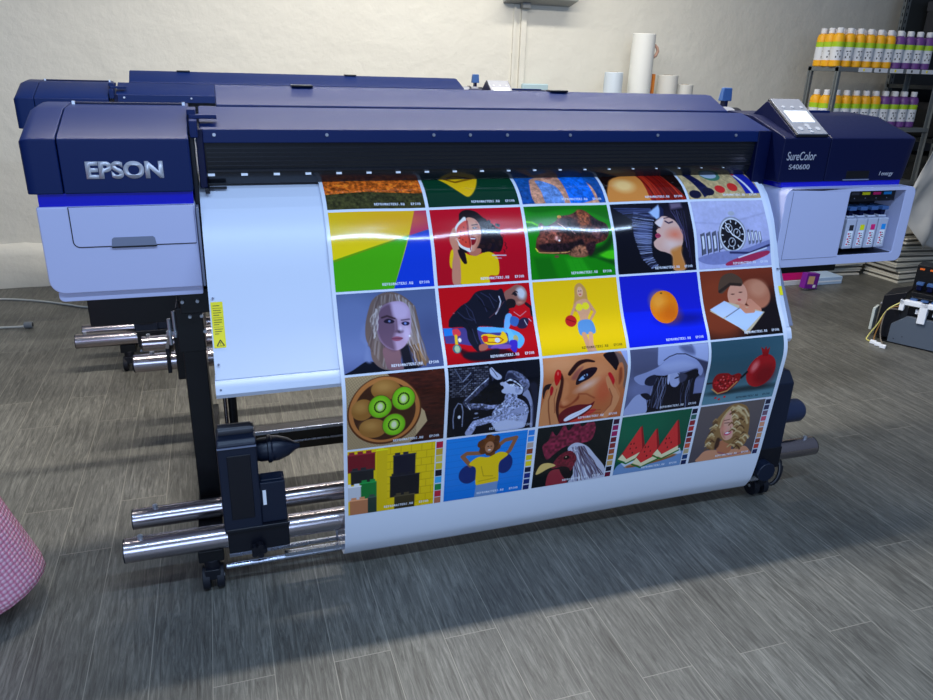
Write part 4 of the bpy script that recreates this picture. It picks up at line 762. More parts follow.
for cx, cy in ((.22, .90), (.29, .93), (.38, .90)): p.ell(cx, cy, .022, .016, (206, 30, 44))
p.text(col=(20, 40, 60))
# --- row 4 (each with a column of colour swatches on its right)
W4 = 1.165
p = pic(4, 0, (240, 205, 10), (236, 198, 8), W4)      # plain toy bricks
for j in range(9):
    for i in range(6):
        x, y = .42+i*.14+(j % 2)*.07, j*.115; p.line([(x, y), (x+.13, y)], .005, (206, 166, 4)); p.line([(x, y), (x, y+.11)], .004, (206, 166, 4))
for k, (x, y, w_, h_, c_) in enumerate([(.0, .05, .36, .28, (120, 20, 34)), (.04, .30, .30, .22, (30, 30, 34)), (.16, .50, .34, .26, (16, 120, 50)), (-.05, .54, .22, .24, (206, 206, 212)), (.02, .76, .26, .3, (190, 120, 80)), (.26, .74, .24, .3, (40, 60, 50)), (.60, .14, .30, .34, (22, 22, 40)), (.56, .46, .40, .34, (18, 18, 26)), (.62, .78, .28, .24, (60, 50, 30)), (.38, .02, .14, 1.0, (228, 192, 12))]):
    p.poly([(x, y), (x+w_, y), (x+w_, y+h_), (x, y+h_)], c_); 
    for q in range(int(w_/.11)): p.poly([(x+.02+q*.11, y-.035), (x+.09+q*.11, y-.035), (x+.09+q*.11, y), (x+.02+q*.11, y)], tuple(min(255, int(v*1.15)+8) for v in c_))
    p.line([(x, y+.01), (x+w_, y+.01)], .008, tuple(min(255, int(v*1.3)+16) for v in c_))
p.text(x1=1.10)
p = pic(4, 1, (24, 134, 226), (20, 120, 216), W4); 
for k in range(9): p.line([(0, .1*k+.06), (1.2, .1*k+.04)], .0035, (16, 104, 190), al=.6)
p.ell(.34, .60, .14, .15, (12, 40, 110)); p.ell(.86, .50, .12, .16, (12, 40, 110)); p.line([(.64, .28), (.84, .12), (1.0, .10)], .03, (150, 96, 66)); p.line([(1.0, .10), (.92, .30), (.82, .40)], .03, (150, 96, 66)); p.line([(.50, .28), (.30, .26), (.24, .30), (.36, .46)], .03, (150, 96, 66))
for k in range(26): a = k*2.4; q = .5+.5*((k*5) % 7)/7; p.ell(.62+.14*q*math.cos(a), .17+.15*q*math.sin(a), .05, .05, (84+(k % 3)*16, 46+(k % 3)*8, 26))
p.ell(.62, .20, .065, .09, (180, 120, 84)); p.ell(.60, .19, .012, .007, (30, 20, 20)); p.ell(.645, .19, .012, .007, (30, 20, 20)); p.ell(.62, .245, .022, .010, (250, 240, 236)); p.curve([(.34, .44), (.46, .34), (.62, .36), (.78, .30), (.90, .36), (.78, .48), (.78, .80), (.62, .84), (.46, .80), (.44, .52)], (246, 204, 14)); p.line([(.52, .50), (.56, .66), (.7, .68)], .006, (196, 156, 6)); p.line([(.5, .74), (.74, .72)], .006, (200, 160, 6)); p.poly([(.46, .80), (.78, .78), (.78, 1.05), (.44, 1.05)], (120, 150, 196)); p.text(x1=1.10)
p = pic(4, 2, (14, 22, 26), (10, 14, 18), W4)
p.curve([(.14, .46), (.10, .30), (.18, .22), (.22, .08), (.30, .16), (.40, .00), (.48, .10), (.60, -.04), (.68, .06), (.82, -.02), (.90, .10), (.86, .30), (.70, .34), (.46, .36), (.30, .46), (.2, .54)], (126, 34, 58)); mk = p.c[..., 0] > .35; f = 1+.7*(p.noise(34, 28, 7)-.5); p.c = np.where(mk[..., None], np.clip(p.c*f[..., None], 0, 1), p.c)
p.curve([(.50, .40), (.62, .32), (.80, .40), (.96, .58), (1.16, .84), (1.16, 1.05), (.60, 1.05), (.66, .80), (.58, .56)], (196, 196, 216)); p.strands([(.56, .40), (.74, .40)], [(.66, 1.0), (1.15, .95)], 34, .006, [(110, 100, 124), (230, 230, 242), (70, 50, 66), (150, 150, 180)], 4, .02); p.curve([(.36, .52), (.52, .44), (.62, .50), (.66, .62), (.56, .84), (.46, .7), (.28, .70)], (116, 30, 44)); mk = (np.abs(p.x-.5) < .15) & (np.abs(p.y-.62) < .2); f = 1+.5*(p.noise(50, 40, 9)-.5); p.c = np.where(mk[..., None], np.clip(p.c*f[..., None], 0, 1), p.c); p.ell(.50, .55, .045, .035, (20, 10, 12)); p.ell(.49, .54, .012, .010, (220, 190, 150)); p.curve([(.04, .76), (.10, .62), (.22, .60), (.34, .66), (.22, .70), (.10, .76)], (226, 190, 110)); p.curve([(.28, .74), (.48, .76), (.56, .94), (.50, 1.1), (.26, 1.1), (.22, .9)], (150, 44, 56)); p.curve([(.40, .7), (.56, .74), (.62, .95), (.5, .9)], (26, 14, 20)); p.text(x1=1.10)
p = pic(4, 3, (6, 90, 62), (10, 76, 60), W4); p.ell(.3, .2, .5, .3, (14, 110, 76), soft=.3, al=.6); p.curve([(.0, .92), (.2, .78), (1.16, .74), (1.2, 1.05), (-.05, 1.05)], (116, 150, 196)); p.poly([(.1, .80), (1.1, .68), (1.14, .78), (.2, .90)], (206, 216, 232)); p.ell(.62, .84, .44, .05, (150, 96, 60), -6); p.ell(.62, .82, .40, .03, (196, 140, 96), -6)
for x, y, s_ in ((.14, .18, 1.0), (.40, .26, 1.05), (.74, .16, 1.05)):
    p.poly([(x+.22*s_, y), (x+.34*s_, y+.42*s_), (x+.04, y+.60*s_), (x-.08, y+.50*s_)], (150, 24, 30)); p.poly([(x+.20*s_, y+.01), (x+.30*s_, y+.46*s_), (x+.06*s_, y+.56*s_), (x-.04*s_, y+.46*s_)], (222, 50, 50)); p.poly([(x-.04*s_, y+.46*s_), (x-.10*s_, y+.54*s_), (x+.06*s_, y+.62*s_), (x+.32*s_, y+.52*s_), (x+.30*s_, y+.45*s_), (x+.05*s_, y+.56*s_)], (236, 226, 180)); p.line([(x-.10*s_, y+.56*s_), (x+.05*s_, y+.64*s_), (x+.33*s_, y+.53*s_)], .012, (40, 110, 40))
    for k in range(5): p.ell(x+.08+.05*(k % 3), y+.30*s_+.08*(k//2), .009, .015, (40, 14, 14))
p.text(x1=1.10)
p = pic(4, 4, (104, 92, 92), (86, 78, 84), W4); t = Tr(p, (143, 118), (755, 50), (55, 625), (655, 530))
t.c([140,610, 160,560, 220,510, 340,500, 480,490, 580,460, 630,490, 640,540, 400,570], (214, 148, 112)); t.c([340,430, 450,410, 460,500, 400,540, 330,520], (190, 118, 82)); t.l([340,520, 450,545, 640,505], 9, (150, 80, 110), al=.7); t.e(376, 548, 8, 6, (60, 24, 30))
HC = [(176, 136, 88), (226, 204, 158), (122, 84, 50), (206, 174, 122), (90, 58, 36)]
t.c([425,110, 500,88, 580,110, 615,180, 620,280, 610,370, 590,440, 520,490, 450,450, 400,430, 345,400, 320,460, 300,500, 240,490, 205,440, 230,380, 260,320, 290,250, 350,180], (150, 112, 68))
t.c([370,200, 430,150, 450,200, 470,300, 465,380, 420,412, 380,400, 350,340, 352,260], (226, 168, 146)); t.c([350,260, 375,200, 380,330, 400,400, 360,360], (190, 116, 88), soft=.03, al=.7)
t.l([385,262, 430,258], 6, (70, 36, 34)); t.l([380,240, 430,228], 6, (110, 66, 50)); t.e(420, 350, 34, 20, (206, 80, 110), -8); t.e(420, 347, 24, 9, (250, 240, 240), -8); t.l([440,290, 450,318, 432,322], 5, (190, 116, 90)); t.e(380, 310, 22, 20, (236, 150, 130), soft=.06, al=.7)
r_ = np.random.default_rng(8)
for k in range(30):
    x = 500+r_.uniform(-45, 95); y = 120+k*12; w_ = r_.uniform(26, 50); c0 = HC[k % 5]; t.l([x-w_, y+14, x-w_*.3, y-8, x+w_*.4, y+2, x+w_*.8, y+20], 13, c0, soft=.01)
for k in range(17):
    x = 300-k*4+r_.uniform(-14, 24); y = 230+k*16; w_ = r_.uniform(18, 36); t.l([x-w_, y+16, x, y-4, x+w_*.7, y+8], 12, HC[(k*2) % 5], soft=.01)
t.l([440,130, 400,170, 360,230, 340,300], 16, (206, 174, 124)); t.l([450,120, 520,150, 580,200, 600,260], 18, (214, 184, 134), soft=.02); t.l([500,110, 570,140, 610,200], 12, (236, 214, 170), soft=.02); t.c([320,400, 350,400, 340,470, 300,490], (70, 44, 34), soft=.02)
p.text(x1=1.10)
SW = {0: [(190, 30, 60), (206, 166, 50), (220, 196, 90), (214, 190, 40), (20, 22, 40), (60, 170, 226), (20, 130, 70), (196, 40, 60), (190, 110, 80)],
      1: [(40, 130, 220), (60, 150, 236), (190, 170, 160), (150, 70, 40), (226, 200, 30), (236, 210, 40), (20, 26, 60), (24, 40, 120), (20, 40, 110), (26, 34, 90)],
      2: [(60, 20, 50), (150, 30, 90), (160, 30, 90), (110, 24, 40), (140, 50, 50), (160, 80, 50), (190, 130, 50), (200, 160, 100), (16, 20, 40), (110, 20, 50)],
      3: [(16, 22, 50), (50, 100, 90), (150, 40, 50), (190, 50, 50), (90, 24, 40), (150, 50, 50), (206, 90, 60), (190, 170, 130), (30, 60, 110), (24, 34, 80)],
      4: [(40, 44, 70), (60, 60, 90), (120, 90, 110), (206, 90, 110), (220, 150, 120), (190, 120, 90), (206, 150, 110), (150, 80, 70), (190, 70, 60), (50, 50, 90)]}

# the sheet itself
ss = np.linspace(-S0+.0, SF[-1]-.001, 170); xs = np.linspace(.667, 2.070, 90)
Sg, Xg = np.meshgrid(ss, xs, indexing='ij')
X, Y, Z = paper_pt(Xg, Sg)
sheet = grid_mesh('printed_sheet', X, Y, Z, PAPER, None)
tag(sheet, 'long glossy white sheet printed with a grid of colour photographs, hanging from the front printer', 'print')
PICN = {(0, 0): 'desert landscape', (0, 1): 'yellow fruit on dark green', (0, 2): 'shoulder in blue fabric', (0, 3): 'golden shoulder and red hair', (0, 4): 'beach things on sand',
        (1, 0): 'yellow, green, blue and magenta fields', (1, 1): 'woman holding a slice of watermelon on red', (1, 2): 'brown frog on a green leaf', (1, 3): 'profile of a woman with black hair', (1, 4): 'steel wristwatch',
        (2, 0): 'portrait of a blonde woman on grey', (2, 1): 'man in black with a blue skateboard on red', (2, 2): 'woman in denim shorts on yellow', (2, 3): 'orange on blue', (2, 4): 'baby asleep on a book',
        (3, 0): 'bowl of kiwi fruit', (3, 1): 'black and white man in a cap', (3, 2): 'smiling face with red nails', (3, 3): 'black and white woman in a wide hat', (3, 4): 'pomegranates on teal',
        (4, 0): 'coloured toy bricks', (4, 1): 'person in a yellow shirt on blue', (4, 2): 'rooster head', (4, 3): 'three watermelon slices on green', (4, 4): 'woman with blonde curls'}
for (r, c_), p in sorted(P_.items()):
    x0 = .677+.2775*c_; s0 = -.047+.2195*r+(.0015 if r else 0); hh = .213; ww = .268*p.W/1.27
    v = np.linspace(s0, s0+hh, PH)
    cols = p.c
    if r == 0:
        keep = v > -.045; v = v[keep]; cols = cols[keep]
    Sg, Xg = np.meshgrid(v, np.linspace(x0, x0+ww, p.n), indexing='ij')
    X, Y, Z = paper_pt(Xg, Sg, .0009)
    o = grid_mesh('printed_picture', X, Y, Z, PRINT, sheet, cols); o['label'] = 'picture of '+PICN[(r, c_)]
    if r == 4:
        sw = SW[c_]; n = len(sw); H_, W_ = 120, 12; cc = np.zeros((H_, W_, 3))
        for i in range(H_):
            k = min(n-1, int(i/H_*n)); fr = i/H_*n-k; cc[i] = np.array(sw[k])/255. if fr > .09 else (.85, .87, .92)
        Sg, Xg = np.meshgrid(np.linspace(s0, s0+hh, H_), np.linspace(x0+ww+.003, x0+.268, W_), indexing='ij')
        X, Y, Z = paper_pt(Xg, Sg, .0009); grid_mesh('colour_swatches', X, Y, Z, PRINT, sheet, cc)
# ------------------------------------------------------------------ things around
# cable trunking and box on the wall
b = MB(); b.box(2.495, 2.535, 3.238, 3.26, .27, 1.775); tag(b.build('cable_trunking', WALL, bevel=.002), 'white cable trunking running down the wall below the grey box', 'trunking')
b = MB(); b.box(2.44, 2.462, 3.244, 3.26, .27, 1.80); tag(b.build('cable_trunking', WALL, bevel=.002), 'narrow pale cable strip on the wall left of the wider trunking', 'trunking')
gb = mat('wall_box_grey', (150, 152, 150), .5)
wb = empty('wall_box', (2.6, 3.26, 1.80), label='grey metal box mounted high on the wall above the trunking', cat='electrical box')
def P2(o, par): o.parent = par; o.matrix_parent_inverse = Matrix.Translation(-par.location); return o
b = MB(); b.loft([[(2.36, 3.26, 1.80), (2.86, 3.26, 1.80), (2.86, 3.12, 1.83), (2.36, 3.12, 1.83)], [(2.36, 3.26, 2.1), (2.86, 3.26, 2.1), (2.86, 3.12, 2.1), (2.36, 3.12, 2.1)]]); P2(b.build('box_body', gb, bevel=.004), wb)
b = MB(); b.box(2.485, 2.545, 3.20, 3.26, 1.775, 1.81); P2(b.build('cable_gland', gb, bevel=.003), wb)

# rolls of media standing by the wall
def media_roll(x, y, r, h, mt, label, core=True):
    e = empty('media_roll', (x, y, 0), label=label, cat='roll', group='rolls standing by the wall')
    b = MB(); b.lathe([(r*.45, 0), (r-.003, 0), (r, .004), (r, h-.004), (r-.003, h), (r*.45, h), (r*.45, h-.05)], (0, 0, 0), 36); o = b.build('paper_wrap', mt); o.parent = e
    b = MB(); b.lathe([(r*.33, .001), (r*.44, .001), (r*.44, h+.002), (r*.33, h+.002)], (0, 0, 0), 28); o = b.build('cardboard_core', mat('cardboard', (150, 118, 84), .8)); o.parent = e
    return e
RW = mat('roll_white', (226, 226, 220), .5); RB = mat('roll_bluish', (206, 216, 224), .35); RG = mat('roll_grey', (214, 212, 204), .6)
media_roll(3.09, 2.95, .065, 1.385, RB, 'short bluish white roll left of the tall roll by the wall')
media_roll(3.315, 2.98, .081, 1.64, RW, 'tallest white roll standing by the wall')
media_roll(3.57, 3.02, .073, 1.375, RG, 'pale short roll just right of the tall roll')
media_roll(3.72, 3.02, .060, 1.315, RG, 'lowest pale roll at the right end of the rolls')
b = MB(); b.box(3.402, 3.42, 2.95, 2.965, 0, 1.38); b.use(mat('orange_print', (206, 120, 40), .5)); b.box(3.402, 3.42, 2.948, 2.95, 1.0, 1.38) 
tag(b.build('leaning_board', mat('board_brown', (130, 92, 60), .6)), 'narrow orange and brown board end beside the tall roll', 'board')
b = MB(); b.tube([(3.393, 2.96, 1.49), (3.405, 2.95, 1.50), (3.418, 2.95, 1.53), (3.412, 2.95, 1.55), (3.393, 2.96, 1.57)], .010, 10); tag(b.build('paper_curl', mat('kraft_curl', (190, 150, 130), .7)), 'torn paper curl sticking out from the tall roll', 'paper')
# pale plastic piece on the window of the wall behind
b = MB(); b.box(2.50, 2.70, 3.17, 3.205, .27, 1.292)
tag(b.build('acrylic_panel', mat('pale_blue_acrylic', (176, 200, 206), .2), bevel=.01), 'pale blue translucent panel leaning at the wall behind the printers', 'panel')

# cables on the floor, left
WC = mat('cable_white', (196, 196, 190), .5)
b = MB(); pts = [(-1.6, 3.00, .006), (-1.2, 2.98, .006), (-.9, 2.963, .006), (-.67, 2.87, .006), (-.5, 2.76, .006), (-.395, 2.688, .006), (-.2, 2.62, .006), (.1, 2.60, .006)]
b.tube(cr_spline(pts, 8), .006, 8); tag(b.build('power_cable', WC), 'thin white cable lying along the foot of the wall', 'cable')
e = empty('plug_cable', (-.68, 2.38, 0), label='short grey lead with a round plug lying on the floor at the left', cat='cable')
b = MB(); b.tube(cr_spline([(-.9, 2.42, .007), (-.2-.55, 2.40, .007), (-.68, 2.385, .010), (-.645, 2.385, .012)], 6), .006, 8); P2(b.build('lead', WC), e)
b = MB(); b.use(mat('plug_grey', (120, 124, 128), .5)); b.cyl((-.655, 2.385, .018), (-.615, 2.380, .018), .018, n=20); b.use(BLACKP); b.cyl((-.615, 2.380, .018), (-.612, 2.38, .018), .010, n=16); P2(b.build('plug', None, bevel=.002), e)

# pink bubble-wrapped roll lying at the left, near the camera
def bubble_roll():
    mt = bpy.data.materials.new('pink_bubble_wrap'); mt.use_nodes = True; nt = mt.node_tree; s = nt.nodes['Principled BSDF']; N = nt.nodes.new; K = nt.links.new
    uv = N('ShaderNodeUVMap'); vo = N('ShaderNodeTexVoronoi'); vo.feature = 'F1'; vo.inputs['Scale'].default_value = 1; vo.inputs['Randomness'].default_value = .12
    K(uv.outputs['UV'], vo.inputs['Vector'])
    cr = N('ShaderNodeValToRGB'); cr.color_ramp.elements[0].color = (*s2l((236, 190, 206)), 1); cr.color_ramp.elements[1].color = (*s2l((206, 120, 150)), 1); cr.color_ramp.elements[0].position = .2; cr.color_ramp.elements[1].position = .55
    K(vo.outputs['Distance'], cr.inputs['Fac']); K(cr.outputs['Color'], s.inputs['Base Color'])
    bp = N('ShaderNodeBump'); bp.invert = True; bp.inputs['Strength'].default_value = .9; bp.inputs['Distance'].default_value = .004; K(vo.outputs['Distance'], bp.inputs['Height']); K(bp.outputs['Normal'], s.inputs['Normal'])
    s.inputs['Roughness'].default_value = .25
    return mt
def roll_lying(c, d, r, L, mt):
    # c : centre of the near end on its axis, d: unit direction away from the camera
    bm = bmesh.new(); uvl = bm.loops.layers.uv.new('UVMap'); u = d.orthogonal().normalized(); up = d.cross(u); n = 96; cell = .0125
    prof_ = [(0.001, .0), (r*.5, .004), (r*.86, 0), (r*.97, .010), (r, .03)]+[(r, .03+(L-.03)*k/24) for k in range(1, 25)]+[(r*.5, L)]
    rings = []; acc = 0; accs = []
    for k, (q, a) in enumerate(prof_):
        if k: acc += math.hypot(q-prof_[k-1][0], a-prof_[k-1][1])
        accs.append(acc)
        rings.append([bm.verts.new(c+d*a+(u*math.cos(2*math.pi*i/n)+up*math.sin(2*math.pi*i/n))*(q+.0015*math.sin(i*1.3+a*30)*(1 if k > 2 else 0))) for i in range(n)])
    for k in range(len(rings)-1):
        for i in range(n):
            j = (i+1) % n; f = bm.faces.new([rings[k][i], rings[k][j], rings[k+1][j], rings[k+1][i]]); f.smooth = True
            for lp, (ii, kk) in zip(f.loops, ((i, k), (i+1, k), (i+1, k+1), (i, k+1))):
                lp[uvl].uv = (ii/n*2*math.pi*r/cell, accs[kk]/cell)
    me = bpy.data.meshes.new('bubble_wrap_roll'); bm.to_mesh(me); bm.free(); me.materials.append(mt)
    o = bpy.data.objects.new('bubble_wrap_roll', me); C.objects.link(o); return o
PD = Vector((-math.sin(R(19)), .0, math.cos(R(19))))
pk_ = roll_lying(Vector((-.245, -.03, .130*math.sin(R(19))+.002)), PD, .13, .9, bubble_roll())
tag(pk_, 'pink bubble-wrapped roll standing tilted on the floor at the left edge', 'roll')

# ------------------------------------------------------------------ shelving with ink bottles
SHM = mat('shelf_grey_metal', (112, 118, 120), .45, metal=.2); SHD = mat('dark_shelf_metal', (62, 66, 68), .45, metal=.3)
SX0, SX1, SY0, SY1 = 4.53, 5.43, 2.42, 2.68
sh = empty('metal_shelving', (SX0, SY0, 0), label='grey metal shelving unit holding the ink bottles at the right', cat='shelving')
for x in (SX0, SX1):
    for y in (SY0, SY1):
        b = MB(); b.box(x-.018, x+.018, y-.003, y+.003, 0, 1.47); b.box(x-.018 if x == SX0 else x+.012, x-.012 if x == SX0 else x+.018, y-.018, y+.018, 0, 1.47); P2(b.build('post', SHM, bevel=.001), sh)
for z in (1.465, 1.065, .68, .30):
    b = MB(); b.box(SX0-.018, SX1+.018, SY0-.016, SY1+.016, z-.03, z); P2(b.build('shelf_board', SHM, bevel=.002), sh)
YE = (244, 176, 14); PU = (112, 66, 138)
BW = mat('bottle_white', (222, 224, 228), .4); BC = mat('bottle_cap', (230, 230, 232), .45); LG = mat('lime_stripe', (168, 206, 30), .4)
def bottle(col, nm, k_=1.09):
    e = empty('ink_bottle', (0, 0, 0))
    m_ = cmat('ink_label_'+nm, col); r = .0395
    b = MB(); b.use(m_); b.lathe([(r*.9, 0), (r, .004), (r, .035)], (0, 0, 0), 20); b.lathe([(r, .135), (r, .160), (r*.82, .176), (r*.42, .184)], (0, 0, 0), 20); b.use(BW); b.lathe([(r, .035), (r, .112)], (0, 0, 0), 20)
    o = b.build('bottle_body', None, e)
    b = MB(); b.lathe([(r*1.01, .108), (r*1.015, .136)], (0, 0, 0), 20); l = b.build('lime_band', LG, e)
    b = MB(); b.lathe([(.019, .182), (.021, .184), (.021, .208), (.018, .212)], (0, 0, 0), 18); b.build('cap', BC, e, bevel=.001)
    b = MB(); b.use(INKBLK)
    for k, (a0, z, w_, h_) in enumerate([(-.35, .082, .32, .006), (.15, .084, .3, .005), (-.1, .062, .12, .014), (.3, .050, .2, .01), (-.4, .048, .2, .01)]):
        a0 -= math.pi*.62
        b.loft([[(math.cos(a0+t)*r*1.012, math.sin(a0+t)*r*1.012, z+dz) for t in (0, w_*.5, w_)] for dz in (0, h_)], cap=False, close=False)
    b.build('label_print', None, e)
    return e
proto = {}
def place(kind, x, y, z, label, group):
    if kind not in proto: proto[kind] = bottle(YE if kind == 'yellow' else PU, kind); o = proto[kind]
    else: o = copy_tree(proto[kind])
    o.location = (x, y, z); o.rotation_euler.z = random.uniform(-.2, .2); o.scale = (1, 1, 1.17); tag(o, label, 'bottle', group)
for row, y in ((0, 2.47), (1, 2.555), (2, 2.64)):
    n = [10, 10, 9][row]
    for i in range(n):
        x = 4.525+i*.0885+row*.010
        if i < 6: place('yellow', x, y, 1.4655, 'yellow ink bottle with a lime stripe standing on top of the shelving', 'yellow bottles on the top shelf')
        else: place('purple', x, y, 1.4655, 'purple ink bottle with a lime stripe standing on top of the shelving', 'purple bottles on the top shelf')
for row, y in ((0, 2.49), (1, 2.585)):
    for i in range(10):
        x = 4.53+i*.0885
        if i < 6: place('yellow', x, y, 1.0655, 'yellow ink bottle with a lime stripe on the second shelf down', 'yellow bottles on the lower shelf')
        else: place('purple', x, y, 1.0655, 'purple ink bottle with a lime stripe on the second shelf down', 'purple bottles on the lower shelf')
for i, x in enumerate((4.74, 4.88, 5.02, 5.17, 5.31)):
    b = MB(); b.use(BW); b.box(x-.058, x+.058, 2.4015, 2.4035, 1.436, 1.464); b.use(INKBLK if i % 2 else YLABEL); b.box(x-.02, x-.006, 2.4008, 2.4015, 1.442, 1.458)
    P2(b.build('price_strip', None), sh)
# dark perforated shelving at the right edge
ds = empty('perforated_shelving', (5.60, 2.4, 0), label='dark perforated metal shelving at the right edge of the picture', cat='shelving')
DX0, DX1, DY0, DY1 = 5.57, 6.6, 2.40, 2.95
for x in (DX0, DX1):
    for y in (DY0, DY1):
        b = MB(); b.use(SHM); b.box(x-.02, x+.02, y-.002, y+.002, 0, 2.5); b.box(x-.02, x-.017, y-.002, y+.036, 0, 2.5); b.use(BLACK)
        for k in range(48):
            b.box(x-.005, x+.005, y-.0026, y-.0019, .05+k*.05, .075+k*.05); b.box(x-.0207, x-.0199, y+.013, y+.022, .05+k*.05, .075+k*.05)
        P2(b.build('post', None), ds)
for z in (.12, .55, .98, 1.36, 1.62, 2.1):
    b = MB(); b.box(DX0-.02, DX1+.02, DY0-.002, DY1+.02, z-.03, z); P2(b.build('shelf_board', SHD, bevel=.002), ds)
b = MB(); b.box(DX0, DX1, DY1+.0, DY1+.004, .1, 2.3); P2(b.build('back_panel', SHD), ds)
for i, (x, z, w_, h_, col, nm) in enumerate([(5.66, 1.62, .5, .34, (44, 46, 50), 'large charcoal'), (5.66, .98, .34, .26, (24, 26, 30), 'black'), (6.04, .98, .4, .30, (34, 36, 42), 'dark slate'), (5.66, .55, .44, .30, (28, 30, 32), 'wide dark'), (5.66, .12, .40, .30, (40, 42, 44), 'bottom dark grey')]):
    b = MB(); b.box(x, x+w_, 2.44, 2.85, z, z+h_); o = b.build('storage_box', cmat('box_%d' % i, col, .6), bevel=.01)
    c_ = MB(); c_.box(x-.004, x+w_+.004, 2.436, 2.854, z+h_*.78, z+h_*.98); lid = c_.build('box_lid', cmat('lid_%d' % i, tuple(int(q*1.3) for q in col), .5), o, bevel=.004)
    tag(o, nm+' storage box with a lid on the perforated shelving', 'box')
b = MB(); b.cyl((5.66, 2.45, 1.385), (6.05, 2.44, 1.385), .022, n=16); tag(b.build('steel_rod', STEEL), 'short steel rod lying on the middle level of the dark shelving', 'rod')
b = MB(); b.box(5.52, 5.98, 2.385, 2.40, 1.262, 1.270); tag(b.build('red_strap', cmat('red_strap_fabric', (170, 20, 40))), 'thin red strap across the dark shelving', 'strap')

# stacks of flat packets, floor cartons
TR = [mat('packet_pale', (206, 202, 188), .5, bump=.2, bscale=30), mat('packet_grey', (176, 174, 164), .5, bump=.2, bscale=30), mat('packet_cream', (220, 214, 200), .5, bump=.2, bscale=30)]
def packet_mesh(wx, wy, h, mt):
    b = MB(); b.use(mt); b.box(-wx/2, wx/2, -wy/2, wy/2, 0, h*.34); b.box(-wx/2, wx/2, -wy/2, wy/2, h*.72, h); b.use(mat('packet_core', (112, 109, 102), .7)); b.box(-wx/2+.018, wx/2-.018, -wy/2+.018, wy/2-.018, h*.34, h*.72)
    return b
ordn = ['bottom', 'second', 'third', 'fourth', 'fifth', 'sixth', 'seventh', 'eighth', 'ninth', 'tenth']
def stack(x, y, n, wx, wy, h, where):
    z = 0
    for k in range(n):
        o = packet_mesh(wx, wy, h, TR[(k*2+n) % 3]).build('flat_tray', None, bevel=.003)
        o.location = (x+random.uniform(-.02, .02), y+random.uniform(-.015, .015), z); o.rotation_euler.z = random.uniform(-.12, .12); z += h+.0006
        tag(o, '%s from the floor in the %s stack of flat pale trays' % ('%s one' % ordn[k], where), 'tray', 'flat trays stacked on the floor')
stack(4.83, 2.42, 5, .34, .26, .043, 'shorter left')
stack(5.29, 2.20, 9, .46, .30, .041, 'taller right')
b = MB(); b.box(4.352, 4.65, 2.12, 2.28, .0, .055); o = b.build('flat_carton', mat('carton_lightblue', (176, 200, 226), .4), bevel=.004); tag(o, 'pale blue flat carton on the floor behind the purple box', 'carton')
b = MB(); b.box(4.36, 4.64, 2.1185, 2.1205, .02, .03); 
b.build('carton_stripe', cmat('stripe_white', (230, 235, 240)), o)
b = MB(); b.box(4.0, 4.34, 2.16, 2.34, .0, .035); tag(b.build('flat_carton', mat('carton_white', (216, 216, 220), .4), bevel=.003), 'white flat carton on the floor under the pink box', 'carton')
b = MB(); b.box(4.0, 4.335, 2.165, 2.34, .037, .115); tag(b.build('pink_box', cmat('pink_box_card', (232, 24, 120)), bevel=.004), 'bright pink box lying on a white carton', 'box')
PS = .78
e = empty('purple_box', (4.27, 2.04, 0), R(4), label='purple box with a pale photo label tilted on the floor beside the pink box', cat='box')
M_ = Matrix.Rotation(R(6), 4, 'Y') @ Matrix.Scale(.8, 4)
b = MB(); b.box(-.075, .075, -.03, .03, .018, .155, M_); b.build('box_body', cmat('purple_card', (116, 26, 140)), e, bevel=.004)
b = MB(); b.box(-.05, .02, -.0315, -.0295, .06, .13, M_); b.build('box_label', cmat('label_sand', (226, 180, 130)), e)
b = MB(); b.box(.02, .05, -.0315, -.0295, .03, .055, M_); b.build('box_label', cmat('label_white', (236, 236, 240)), e)

# translucent plastic sheeting hanging at the right
def drape():
    X0, X1 = 4.77, 5.9; n, m_ = 90, 60; vs = []; bm = bmesh.new()
    for j in range(m_+1):
        t = j/m_; row = []
        for i in range(n+1):
            x = X0+(X1-X0)*i/n; q = x-X0
            ztop = min(1.38, .56+3.0*q+.01*math.sin(q*30)); zbot = max(.30, .535-.95*q)+.012*math.sin(q*26)
            z = ztop+(zbot-ztop)*t
            y = 1.86+.03*math.sin(q*14+t*2.2)*(.3+t)+.012*math.sin(q*31+t*5)+mnoise.noise(Vector((q*5, t*4, 2)))*.04+.05*q
            row.append(bm.verts.new((x, y, z)))
        vs.append(row)
    for j in range(m_):
        for i in range(n): f = bm.faces.new([vs[j][i], vs[j][i+1], vs[j+1][i+1], vs[j+1][i]]); f.smooth = True
    me = bpy.data.meshes.new('plastic_sheeting'); bm.to_mesh(me); bm.free()
    o = bpy.data.objects.new('plastic_sheeting', me); C.objects.link(o)
    me.materials.append(mat('milky_plastic_film', (200, 197, 190), .3, alpha=.88)); sd = o.modifiers.new('thickness', 'SOLIDIFY'); sd.thickness = .002
    return o
tag(drape(), 'crumpled milky grey plastic sheeting hanging at the right edge beside the trays', 'sheeting')

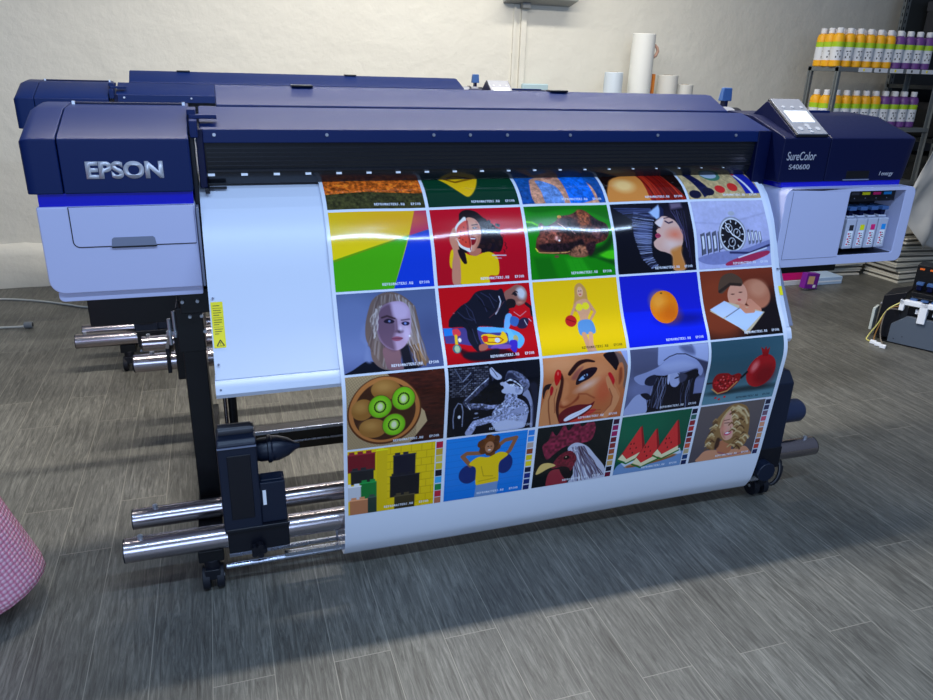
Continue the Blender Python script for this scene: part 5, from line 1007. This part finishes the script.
# dismantled ink-supply module on the floor at the right
mod = empty('ink_supply_module', (3.955, 1.085, 0), label='dismantled ink-supply module with blue catches lying on the floor at the right edge', cat='machine part')
ang = math.atan2(-.86, .51)
mod.rotation_euler.z = ang
def mb(name, mt, parent=mod, **k): 
    return None
GP = mat('module_grey_panel', (88, 98, 112), .4); TAG = {'o': (236, 110, 40), 'w': (200, 180, 150), 'b': (30, 130, 220), 'k': (20, 20, 24)}
b = MB(); b.loft([[(.03, -.02, 0.006), (.62, -.02, .006), (.62, -.02, .17), (.10, -.02, .17), (.03, -.02, .11)], [(.03, .0, 0.006), (.62, .0, .006), (.62, .0, .17), (.10, .0, .17), (.03, .0, .11)]]); sp = b.build('side_panel', GP, mod, bevel=.003)
b = MB()
for x, z in ((.06, .03), (.10, .05), (.35, .03)): b.cyl((x, -.022, z), (x, -.019, z), .003, n=8)
b.build('panel_screw', BLACKP, sp)
b = MB(); b.box(.0, .64, -.02, .24, .0, .007); b.build('base_plate', BLACK, mod)
b = MB(); b.loft([[(-.05, y, .02), (.06, y, .02), (.09, y, .10), (.05, y, .19), (.07, y, .30), (-.04, y, .26)] for y in (.0, .20)]); b.build('end_bracket', BLACKP, mod, bevel=.004)
b = MB()
for k in range(4): b.cyl((-.055, .04+.04*k, .20), (-.045, .04+.04*k, .20), .006, n=10)
b.build('bracket_screw', SCREW, mod)
b = MB(); b.box(-.085, -.07, .02, .11, .04, .17); b.build('circuit_board', mat('pale_board', (196, 204, 200), .5), mod, bevel=.002)
b = MB(); b.box(.09, .64, .02, .22, .165, .275); rk = b.build('cartridge_rack', BLACKP, mod, bevel=.003)
b = MB()
for k in range(6): b.box(.13+.085*k, .19+.085*k, -.005, .021, .19, .215)
b.build('rack_slot', BRIGHT_WHITE, rk)
for lvl, (y, z) in enumerate([(.01, .255), (.08, .335)]):
    for k in range(9):
        b = MB(); b.use(LEVER); b.box(.09+k*.052, .125+k*.052, y-.02, y+.03, z, z+.014); b.use(NAVYD); b.box(.095+k*.052, .12+k*.052, y-.014, y+.03, z-.03, z); b.build('blue_catch', None, mod, bevel=.002)
b = MB(); b.box(.07, .64, .10, .22, .275, .44); b.box(.08, .64, .03, .10, .22, .30); bk = b.build('rack_back', BLACK, mod, bevel=.003)
for k, q in enumerate('oowkbkow'):
    b = MB(); b.use(cmat('module_tag_'+q, TAG[q])); b.box(.085+k*.05, .108+k*.05, .0985, .1, .414, .424); b.build('colour_tag', None, mod)
b = MB(); b.box(.05, .30, -.035, .0, .235, .262); b.box(.05, .075, -.035, .0, .20, .262); b.box(.15, .19, -.035, .0, .145, .262); b.box(.27, .31, -.045, .0, .225, .250); b.build('white_bracket', BRIGHT_WHITE, mod, bevel=.004)
wc = [(cmat('wire_yellow', (214, 206, 120)), 0), (cmat('wire_brown', (150, 110, 60)), 1), (cmat('wire_grey', (130, 120, 110)), 2)]
for mt_, k in wc:
    b = MB(); pts = [(.05, -.02, .24-.02*k), (.0, -.045, .19), (-.03+.01*k, -.05, .10), (-.06+.03*k, -.05, .03), (-.06+.04*k, -.08, .008), (-.02+.03*k, -.10-.02*k, .008)]
    b.tube(cr_spline(pts, 8), .0035, 6); wr = b.build('loose_wire', mt_, mod)
    b = MB(); b.box(-.035+.03*k, -.005+.03*k, -.12-.02*k, -.097-.02*k, .002, .02); b.build('connector', BRIGHT_WHITE, wr, bevel=.002)
